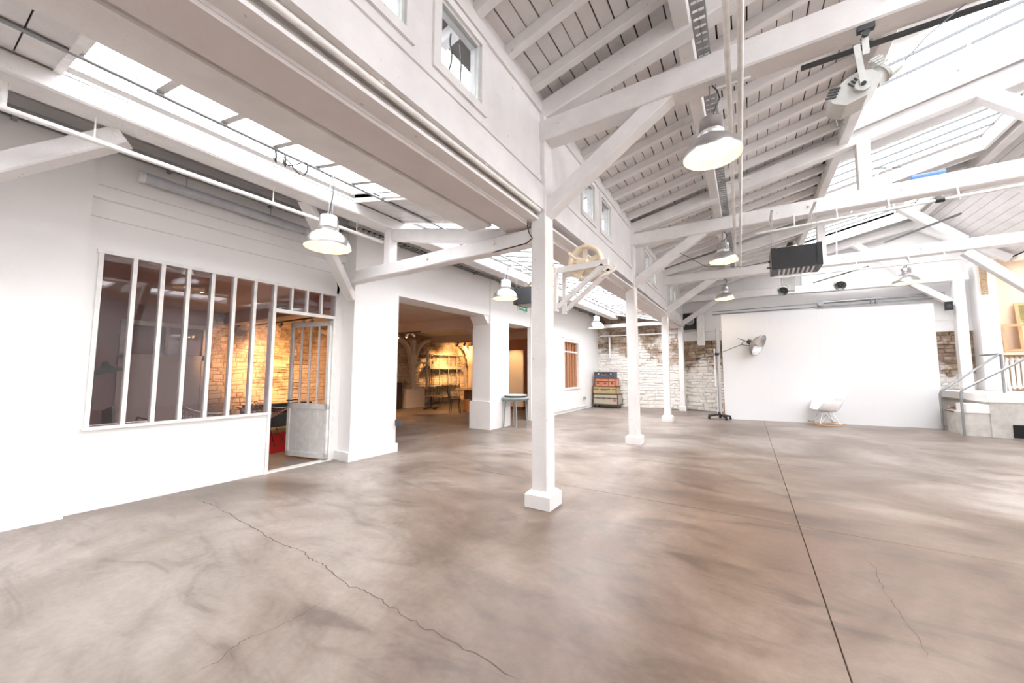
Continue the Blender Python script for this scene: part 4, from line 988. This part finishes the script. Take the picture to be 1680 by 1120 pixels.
for s_ in (-1, 1):
    P = [(-.30 + .60 * k / 12, s_ * .21, .018 + .055 * ((k - 6) / 6) ** 2) for k in range(13)]
    mm = MB()
    for a, b in zip(P[:-1], P[1:]): mm.beam(a, b, .024, .028)
    mm.build('rocker', WOODL, t)
    for (xf, xt) in ((.21, .10), (-.21, -.08)):
        MB().tube([(xf, s_ * .21, .05), (xt, s_ * .11, .33)], .006, 6).build('leg', CHROME, t)
    MB().tube([(.21, s_ * .21, .05), (.02, s_ * .12, .24), (-.21, s_ * .21, .05)], .005, 6).build('leg_stay', CHROME, t)
MB().tube([(.10, -.11, .33), (.10, .11, .33), (-.08, .11, .33), (-.08, -.11, .33)], .006, 6, True).tube([(.21, -.21, .05), (.0, 0, .25), (-.21, .21, .05)], .005, 6).tube([(.21, .21, .05), (.0, 0, .25), (-.21, -.21, .05)], .005, 6).build('leg_stay', CHROME, t)
t.location = (1.60, 12.02, 0); t.rotation_euler = (0, 0, PI + .22)

# ---------------------------------------------------------------- suitcases on a dolly
def trunk(name, x0, x1, y0, y1, z0, z1, body, lab, trim, extra):
    t = thing(name, lab, 'suitcase', ((x0 + x1) / 2, (y0 + y1) / 2, z0), 'old travel trunks stacked in the corner')
    c = .012; MB().box(x0 + c, x1 - c, y0 + c, y1 - c, z0 + .004, z1 - .004).build('body', body, t)
    zm = z0 + (z1 - z0) * .62
    m = MB()
    for (a, b) in ((x0, x0 + .03), (x1 - .03, x1)):
        for (p, q) in ((y0, y0 + .03), (y1 - .03, y1)): m.box(a, b, p, q, z0, z1)
    for z in (z0, z1 - .022):
        m.box(x0, x1, y0, y0 + .02, z, z + .022).box(x0, x1, y1 - .02, y1, z, z + .022).box(x0, x0 + .02, y0, y1, z, z + .022).box(x1 - .02, x1, y0, y1, z, z + .022)
    m.build('edge_trim', trim, t)
    MB().box(x0 + .01, x1 - .01, y0 + .004, y0 + .012, zm - .012, zm + .012).box(x0 + .004, x0 + .012, y0 + .01, y1 - .01, zm - .012, zm + .012).build('lid_seam', DKBROWN, t)
    return t, zm
xc = -4.96
t1, zm = trunk('travel_trunk', -4.84, -3.92, 13.35, 13.92, .12, .50, BEIGE, 'large beige trunk with dark edging, bottom of the suitcase stack', DKBROWN, 0)
for k in range(4):
    a = -4.70 + k * .20; MB().box(a, a + .12, 13.340, 13.352, zm - .02, zm + .015).build('latch_plate', DKBROWN, t1)
MB().box(-4.08, -4.0, 13.338, 13.350, .24, .31).build('paper_sticker', simple('faded_red_sticker', (.5, .15, .13), .7), t1)
t2, zm = trunk('suitcase', -4.86, -3.98, 13.38, 13.90, .50, .77, OLIVE, 'olive canvas suitcase with brown corners, third from the top of the stack', WOODD, 0)
for a in (-4.62, -4.20): MB().box(a, a + .05, 13.368, 13.382, zm - .05, zm + .03).build('latch', BRASS, t2)
MB().tube([(-4.50, 13.38, zm - .05), (-4.50, 13.355, zm - .06), (-4.36, 13.355, zm - .06), (-4.36, 13.38, zm - .05)], .010, 6).build('handle', DKBROWN, t2)
t3, zm = trunk('suitcase', -4.78, -4.02, 13.40, 13.86, .77, 1.06, RUSTRED, 'salmon orange suitcase with dark prints, second from the top of the stack', WOODD, 0)
for a in (-4.55, -4.28): MB().box(a, a + .03, 13.390, 13.402, .80, 1.04).build('strap', WOODD, t3)
for a in (-4.66, -4.13):
    MB().prism([(a - .05, .85), (a + .05, .85), (a + .045, .90), (a + .03, .90), (a + .03, .94), (a + .012, .94), (a, .99), (a - .012, .94), (a - .03, .94), (a - .03, .90), (a - .045, .90)], 'y', 13.386, 13.401).build('printed_emblem', WOODD, t3)
MB().box(-4.48, -4.32, 13.386, 13.401, .85, .87).prism([(-4.46, .87), (-4.34, .87), (-4.36, .90), (-4.43, .90)], 'y', 13.386, 13.401).build('printed_emblem', WOODD, t3)
MB().tube([(-4.46, 13.40, .93), (-4.45, 13.37, .95), (-4.36, 13.37, .95), (-4.35, 13.40, .93)], .010, 6).build('handle', DKBROWN, t3)
t4, zm = trunk('suitcase', -4.80, -4.08, 13.42, 13.84, 1.06, 1.30, BLUEC, 'dark blue suitcase with a light band, topmost of the stack', DKBROWN, 0)
MB().box(-4.76, -4.12, 13.412, 13.424, 1.21, 1.245).build('leather_band', DKBROWN, t4)
for a in (-4.66, -4.20): MB().box(a, a + .05, 13.404, 13.416, 1.20, 1.24).build('latch', CHROME, t4)
MB().tube([(-4.52, 13.42, 1.21), (-4.51, 13.39, 1.19), (-4.37, 13.39, 1.19), (-4.36, 13.42, 1.21)], .011, 6).build('handle', RUSTRED, t4)
t = thing('dolly', 'low dark wheeled dolly under the suitcase stack', 'dolly', (-4.38, 13.6, 0))
MB().box(-4.88, -3.90, 13.33, 13.94, .085, .12).build('deck', DKBROWN, t)
for (a, b) in ((-4.78, 13.42), (-4.0, 13.42), (-4.78, 13.86), (-4.0, 13.86)): MB().cyl((a - .015, b, .045), (a + .015, b, .045), .045, n=14).build('wheel', RUBBER, t)

# ---------------------------------------------------------------- grey table with trays
tx, ty = -4.66, 7.62
t = thing('side_table', 'small round grey metal table in front of the pier between the openings', 'table', (tx, ty, 0))
M_ = Matrix.Translation((tx, ty, 0))
MB().lathe([(0, .700), (.325, .700), (.335, .69), (.33, .665), (.29, .63), (.27, .63), (.26, .655), (0, .66)], 32, M_).build('tabletop', GREYP, t)
for a in (.9, 2.3, 3.9, 5.3): MB().tube([(tx + .25 * math.cos(a), ty + .25 * math.sin(a), .65), (tx + .29 * math.cos(a), ty + .29 * math.sin(a), 0)], .017, 8).build('leg', GREYP, t)
tag(MB().lathe([(0, .702), (.22, .702), (.27, .73), (.275, .735), (.22, .712), (0, .708)], 32, M_).build('tray', CHARCOAL), 'dark round tray lying on the grey side table', 'tray')
tag(MB().lathe([(0, .736), (.25, .736), (.265, .75), (.26, .758), (.24, .746), (0, .744)], 32, M_).build('plate', WHITEP), 'white round platter stacked on the dark tray', 'plate')

# ---------------------------------------------------------------- platform, steps and rails
t = struct('platform'); 
MB().box(4.12, 7.9, 11.60, 14.2, 0, .84).build('platform_block', ROUGHC, t)
MB().box(4.08, 7.9, 11.585, 14.2, .70, .86).build('platform_edge', PLASTER, t)
MB().box(3.77, 4.12, 11.62, 12.42, 0, .47).build('step_block', ROUGHC, t)
MB().box(3.80, 4.12, 11.605, 12.05, .47, .65).build('step_riser', PLASTER, t)
MB().box(3.75, 4.08, 12.07, 12.46, .44, .465).build('step_ledge', simple('rusty_plate', (.22, .11, .08), .7), t)
MB().box(4.40, 5.2, 11.575, 11.61, .02, .27).build('painted_hole', HOLESHADE, t)  # black slab, its colour standing in for the shade inside a hole
m = MB()
for k in range(16):
    a, b = R(3.80, 4.04), R(12.12, 12.38); m.tube([(a, b, .48 + R(0, .05)), (a + R(-.08, .08), b + R(-.06, .06), .52 + R(0, .06)), (a + R(-.1, .1), b + R(-.1, .05), .49 + R(0, .04))], .012, 5)
tag(m.build('scrap_heap', simple('scrap_rope', (.28, .20, .17), .8)), 'tangled brown ropes lying on the low ledge behind the hand rails', 'ropes')['kind'] = 'stuff'
def rail(name, pts, lab, posts):
    t = thing(name, lab, 'hand rail', (pts[0][0], pts[0][1], 0), 'grey tube hand rails of the steps')
    MB().tube(pts, .022, 10).build('rail_tube', GALV, t)
    for (a, b) in posts: MB().tube([a, b], .024, 10).build('rail_post', GALV, t)
rail('hand_rail', [(3.70, 12.46, 0), (3.70, 12.46, .80), (3.72, 12.46, .87), (3.78, 12.46, .93), (4.64, 12.46, 1.70), (4.66, 12.6, 1.70), (4.66, 13.3, 1.70)], 'grey tube hand rail nearest the white screen, rising to the platform', [((4.66, 12.46, 1.70), (4.66, 12.46, .86))])
rail('hand_rail', [(3.73, 11.56, 0), (3.73, 11.56, .86), (3.75, 11.56, .93), (3.81, 11.56, .98), (4.67, 11.56, 1.60), (5.3, 11.56, 2.05)], 'grey tube hand rail on the camera side of the steps', [((5.28, 11.62, 2.03), (5.28, 11.62, .86))])
# picture frames, radiator, wicker panel
def frame(x0, x1, z0, z1, y, tilt, mat, lab, inner=None):
    t = thing('picture_frame', lab, 'frame', (x0, y, z0), 'wooden frames on the shelf of the platform'); b = .06
    M_ = Matrix.Translation((x0, y, z0)) @ Matrix.Rotation(-tilt, 4, 'X')
    W_, H_ = x1 - x0, z1 - z0
    MB().box(0, W_, -.015, .015, 0, b, M_).box(0, W_, -.015, .015, H_ - b, H_, M_).box(0, b, -.015, .015, b, H_ - b, M_).box(W_ - b, W_, -.015, .015, b, H_ - b, M_).build('moulding', mat, t)
    if inner: MB().box(b, W_ - b, 0, .01, b, H_ - b, M_).build('picture', inner, t, tint=[(8, (1, 1, 1))])
PIC = stone('sunlit_landscape', (.35, .30, .12), (.85, .7, .4), 2.3, 3.0, 0)
m = MB().box(5.22, 7.6, 13.75, 14.15, 1.72, 1.78).build('shelf_slab', CREAM, None); m.name = 'wall_shelf'; tag(m, 'long cream shelf slab above the radiator on the platform', 'shelf')
frame(5.24, 6.2, 1.79, 2.46, 13.84, .12, WOODF, 'empty brown wooden frame leaning at the front of the shelf')
frame(5.55, 6.3, 1.79, 2.98, 13.97, .10, WOODL, 'tall pale wooden frame with a landscape leaning behind the empty frame', PIC)
t = thing('radiator', 'old white column radiator under the shelf on the platform', 'radiator', (5.3, 14.0, .87))
for k in range(14):
    x = 5.30 + k * .085
    MB().lathe([(.0, .90), (.03, .92), (.035, 1.0), (.028, 1.3), (.035, 1.58), (.03, 1.66), (0, 1.68)], 10, Matrix.Translation((x, 13.98, 0))).box(x - .02, x + .02, 13.93, 14.03, .93, .99).box(x - .02, x + .02, 13.93, 14.03, 1.58, 1.64).build('column', WHITEM, t)
MB().box(5.28, 6.44, 13.97, 13.99, .94, .97).box(5.28, 6.44, 13.97, 13.99, 1.60, 1.63).box(5.29, 5.33, 13.95, 14.0, .86, .93).box(6.35, 6.40, 13.95, 14.0, .86, .93).build('manifold', WHITEM, t)
t = thing('wicker_panel', 'narrow woven basketwork strip hanging on the cream wall', 'wall hanging', (5.05, 13.8, 3.6))
m = MB()
for k in range(17): m.tube([(4.97, 13.80, 3.22 + k * .05), (5.01, 13.77, 3.225 + k * .05), (5.05, 13.80, 3.22 + k * .05)], .016, 5)
m.box(4.955, 4.975, 13.79, 13.82, 3.2, 4.05).box(5.045, 5.065, 13.79, 13.82, 3.2, 4.05); m.build('weave', WICKER, t)

# ---------------------------------------------------------------- annex furniture
RZ = .004
tag(MB().box(-8.4, -6.45, 2.1, 4.35, 0, .015).build('rug', REDRUG), 'bright red rug on the floor just inside the open glazed door', 'rug')
t = thing('sofa', 'low black leather sofa behind the red rug', 'sofa', (-8.9, 4.4, 0))
MB().box(-9.35, -8.5, 3.9, 5.3, .12, .38).build('seat', LEATHER, t); MB().box(-9.4, -9.15, 3.9, 5.3, .38, .56).build('backrest', LEATHER, t)
for y in (3.85, 5.2): MB().box(-9.38, -8.5, y, y + .16, .12, .48).build('armrest', LEATHER, t)
for y in (4.0, 5.2):
    for x in (-9.3, -8.6): MB().cyl((x, y, 0), (x, y, .12), .02).build('leg', CHROME, t)
def wirechair(loc, rz, lab):
    t = thing('wire_chair', lab, 'chair', (0, 0, 0), 'wire mesh lounge chairs')
    def s(u, v):  # diamond shell
        r_ = (abs(u) + abs(v)); x = .40 * u; y = .42 * v
        z = .46 + .36 * max(0, -u) ** 1.2 + .24 * abs(v) ** 1.6 + .10 * max(0, u) - .03
        return (x, y, z)
    m = MB(); n = 13
    for k in range(n + 1):
        c = -1 + 2 * k / n
        m.tube([s((c + d) / 2, (c - d) / 2) for d in [-1 + 2 * j / 10 for j in range(11)]], .0035, 4)
        m.tube([s((d + c) / 2, (d - c) / 2) for d in [-1 + 2 * j / 10 for j in range(11)]], .0035, 4)
    rim = []
    for (a, b), (c, d) in (((1, 0), (0, 1)), ((0, 1), (-1, 0)), ((-1, 0), (0, -1)), ((0, -1), (1, 0))):
        for j in range(8): rim.append(s(a + (c - a) * j / 8, b + (d - b) * j / 8))
    m.build('wire_mesh', CHROME, t); MB().tube(rim, .008, 6, True).build('rim', CHROME, t)
    for y in (-.26, .26): MB().tube([(.10, y * .4, .42), (.26, y, .012), (-.22, y, .012), (-.12, y * .4, .46)], .008, 6).build('leg', BLACK, t)
    t.location = loc; t.rotation_euler = (0, 0, rz)
wirechair((-6.55, 2.28, .017), .5, 'wire mesh chair seen low through the middle panes of the partition')
wirechair((-7.15, 3.30, .022), 2.4, 'wire mesh chair standing on the red rug in the doorway')
t = thing('tubular_armchair', 'chrome tube armchair with black straps at the lower left pane', 'chair', (-6.4, 1.3, 0))
for y in (1.06, 1.60): MB().tube([(-6.15, y, .70), (-6.72, y, .70), (-6.78, y, .66), (-6.78, y, .05), (-6.72, y, .015), (-6.15, y, .015), (-6.12, y, .05), (-6.12, y, .40), (-6.6, y, .36)], .012, 8).build('arm_tube', CHROME, t)
MB().box(-6.62, -6.15, 1.1, 1.56, .36, .39).build('seat', LEATHER, t); MB().beam((-6.64, 1.33, .40), (-6.72, 1.33, .84), .46, .03, up=(0, 1, 0)).build('backrest', LEATHER, t)
MB().tube([(-6.15, 1.06, .70), (-6.15, 1.60, .70)], .012, 8).build('arm_tube', CHROME, t)
t = thing('floor_lamp', 'black floor lamp with a pointed conical shade behind the first window pane', 'lamp', (-6.6, .55, 0))
MB().tube([(-6.6, .55, 0), (-6.6, .55, 1.25), (-6.58, .8, 1.38), (-6.53, 1.14, 1.36)], .010, 8).build('stem', BLACK, t)
MB().lathe([(0, .0), (.14, .0), (.14, .02), (0, .03)], 20, Matrix.Translation((-6.6, .55, 0))).build('base', BLACK, t)
HM = Matrix.Translation((-6.5, 1.24, 1.33)) @ Matrix.Rotation(.25, 4, 'X')
MB().lathe([(.17, -.05), (.13, -.02), (.07, .015), (.035, .05), (.03, .085), (0, .09)], 24, HM).build('lamp_shade', BLACK, t)
# far wall joinery seen through the panes
t = struct('door_2', (-11.0, 2.9, 0))
MB().box(-11.04, -10.98, 2.25, 3.75, 0, .06).box(-11.04, -10.98, 2.25, 2.35, 0, 2.35).box(-11.04, -10.98, 3.65, 3.75, 0, 2.35).box(-11.04, -10.98, 2.25, 3.75, 1.55, 1.66).box(-11.04, -10.98, 2.25, 3.75, 2.28, 2.38).box(-11.04, -10.98, 2.96, 3.02, 1.66, 2.3).build('door_frame', WHITEM, t)
MB().box(-11.045, -11.0, 2.35, 3.65, .06, 1.55).build('door_leaf', PANEL, t)
for k in range(2): MB().box(-11.03, -11.02, 2.35 + k * .66, 2.97 + k * .66, 1.66, 2.28).build('pane', WINGLASS, t)
# shelving against stones
t = thing('metal_shelving', 'tall thin metal shelving against the lit stone wall of the annex', 'shelving', (-10.85, 12, 0))
YS = [10.9, 11.45, 12.0, 12.55, 13.1]
for y in YS:
    for x in (-10.98, -10.68): MB().box(x, x + .02, y, y + .02, 0, 2.0).build('upright', GREYP, t)
for z in (.30, .78, 1.40, 1.98):
    for k in range(4): MB().box(-10.99, -10.67, YS[k] + .02, YS[k + 1], z, z + (.02 if z != 1.40 else .12)).build('shelf', GREYP, t)
for y in (10.98, 11.3, 11.7, 12.3, 12.8): MB().box(-10.98, -10.97, y, y + .012, .3, 2.0).build('brace', BLACK, t)
def cafe(loc, rz, lab):
    t = thing('bentwood_chair', lab, 'chair', (0, 0, 0), 'slim metal chairs around the annex table')
    MB().lathe([(0, .46), (.19, .46), (.2, .45), (.19, .44), (0, .44)], 20).build('seat', BLACK, t)
    for a in (.7, 2.4, 3.9, 5.5): MB().tube([(.15 * math.cos(a), .15 * math.sin(a), .45), (.22 * math.cos(a), .22 * math.sin(a), 0)], .010, 6).build('leg', BLACK, t)
    MB().tube([(-.17, -.14, .45), (-.22, -.15, .75), (-.23, -.08, .86), (-.23, .08, .86), (-.22, .15, .75), (-.17, .14, .45)], .010, 6).tube([(-.18, -.05, .45), (-.225, -.05, .86)], .006, 5).tube([(-.18, .05, .45), (-.225, .05, .86)], .006, 5).build('backrest', BLACK, t)
    t.location = loc; t.rotation_euler = (0, 0, rz)
cafe((-7.75, 9.05, 0), .9, 'slim black chair on the near side of the annex table')
cafe((-8.1, 10.95, 0), -1.6, 'slim black chair on the far side of the annex table')
t = thing('pedestal_table', 'round wooden table on a drum base inside the annex', 'table', (-7.85, 9.95, 0))
M_ = Matrix.Translation((-7.75, 9.95, 0))
MB().lathe([(0, .74), (.60, .74), (.61, .73), (.60, .71), (0, .70)], 32, M_).build('tabletop', WOODL, t)
MB().lathe([(.30, .70), (.29, .06), (.36, .04), (.36, 0)], 28, M_).build('drum_base', WOODD, t)
t = thing('swivel_chair', 'small brown swivel chair before the metal shelving', 'chair', (0, 0, 0))
MB().beam((-.2, 0, .46), (.2, 0, .46), .38, .03, ch=.01).build('seat', WOODD, t); MB().beam((-.18, -.18, .76), (-.18, .18, .76), .03, .16, ch=.01).build('backrest', WOODD, t)
MB().tube([(-.18, 0, .78), (-.20, 0, .52), (-.1, 0, .46)], .014, 6).cyl((0, 0, .05), (0, 0, .45), .025).build('stem', BLACK, t)
for k in range(4):
    a = k * PI / 2 + .4; MB().beam((0, 0, .06), (.28 * math.cos(a), .28 * math.sin(a), .02), .04, .03).build('foot', BLACK, t)
t.location = (-9.35, 9.65, 0); t.rotation_euler = (0, 0, .9)
t = thing('display_panel', 'pale freestanding panel glowing under a spot in the second opening', 'panel', (-6.9, 11.2, 0))
MB().box(-7.35, -6.55, 11.2, 11.28, .10, 2.05).build('panel', PLASTER, t); MB().box(-7.35, -6.55, 11.12, 11.36, 0, .10).build('base', WOODD, t)
t = thing('wall_counter', 'long dark counter with an orange top at the left edge of the wide opening', 'counter', (-9.8, 8.2, 0))
MB().box(-10.9, -10.3, 8.0, 9.2, 0, .92).build('cabinet', DKBROWN, t); MB().box(-10.95, -10.25, 7.95, 9.2, .92, .96).build('worktop', WOODL, t)
for k in range(3):
    tag(MB().lathe([(0, 0), (.04, 0), (.045, .12), (.02, .2), (.02, .26), (0, .26)], 12, Matrix.Translation((-10.5, 8.5 + k * .25, .96))).build('bottle', CHARCOAL), ['first dark bottle from the front on the annex counter', 'middle dark bottle of three on the annex counter', 'dark bottle at the far end of the annex counter'][k], 'bottle', 'dark bottles on the annex counter')

# annex spotlights on tracks
def track(y, xs_, aims, z, lab, en, x_len):
    t = thing('track_light', lab, 'track light', (xs_[0], y, z), 'tracks of small spotlights in the annex')
    MB().box(x_len[0], x_len[1], y - .015, y + .015, z + .06, z + .09).build('track', CHARCOAL, t)
    for x, am in zip(xs_, aims):
        p = Vector((x, y, z)); d = (Vector(am) - p).normalized()
        MB().cyl(p - d * .06, p + d * .06, .035, .045, 14).cyl(p, p + Vector((0, 0, .08)), .008, n=6).build('spot_head', CHROME, t)
        MB().cyl(p + d * .061, p + d * .065, .036, n=14).build('spot_face', SPOTG, t)
        l_ = light('spot_light', 'SPOT', p + d * .08, en, WARM, spot_size=math.radians(62), spot_blend=.8, shadow_soft_size=.04); aim(l_, am)
track(4.38, [-9.3, -8.9, -8.0, -7.7], [(-11.1, 5.2, 1.3), (-11.1, 4.6, 1.7), (-11.1, 6.3, .9), (-11.1, 5.6, 1.5)], 2.34, 'track with small lit spots seen through the door and panes', 170, (-10.2, -7.4))
track(7.68, [-9.1, -8.85, -8.45, -8.2], [(-9.2, 9.2, 0), (-8.6, 7.0, 0), (-9.6, 7.3, 0), (-8.2, 9.5, .7)], 2.36, 'track with small lit spots near the front of the wide opening', 110, (-9.4, -7.9))
track(11.32, [-9.6, -9.25, -8.9, -8.2], [(-11.1, 11.5, 1.4), (-11.1, 12.2, 1.2), (-11.1, 13, 1.5), (-10.9, 13.4, 2.0)], 2.36, 'track with small lit spots before the metal shelving', 170, (-9.8, -7.9))
l_ = light('spot_light', 'SPOT', (-6.9, 10.1, 2.45), 60, WARM, spot_size=1.0, spot_blend=.7, shadow_soft_size=.05); aim(l_, (-6.9, 11.2, 1.4))
l_ = light('spot_light', 'SPOT', (-10.2, 12.9, 2.2), 60, WARM, spot_size=1.6, spot_blend=.8, shadow_soft_size=.05); aim(l_, (-10.9, 13.6, 2.3))

# pieces that sit on another part become its sub-parts
SUB = {'reflector': 'lamp_shade', 'bulb': 'lamp_housing', 'vent_slots': 'projector_body', 'pivot_knob': 'pivot_disc', 'barn_door': 'lens_barrel', 'motor_cap': 'motor_base', 'louvre': 'casing',
       'dish_inside': 'dish', 'latch': 'body', 'latch_plate': 'body', 'lid_seam': 'body', 'handle': 'body', 'strap': 'body', 'leather_band': 'body', 'printed_emblem': 'body', 'paper_sticker': 'body',
       'end_cap': 'diffuser_tube', 'arrow': 'sign_panel', 'cone': 'cabinet', 'fan_guard': 'casing', 'spot_face': 'track', 'crank': 'wheel_rim', 'spoke': 'wheel_rim'}
bn = lambda n: n.split('.')[0]
kids = {}
for o in COL.objects:
    if o.parent: kids.setdefault(o.parent.name, []).append(o)
for o in list(COL.objects):
    if o.parent is None and o.get('kind') == 'thing':
        ch = kids.get(o.name, [])
        for c in ch:
            p = next((q for q in ch if q is not c and bn(q.name) == SUB.get(bn(c.name))), None)
            if p is not None: c.parent = p
for o in list(COL.objects):
    if o.type == 'MESH' and o.get('kind') is None and o.parent is None: print('UNTAGGED', o.name)
print('OBJECTS', len(COL.objects), 'TRIS', sum(sum(len(p.vertices) - 2 for p in me.polygons) for me in bpy.data.meshes))
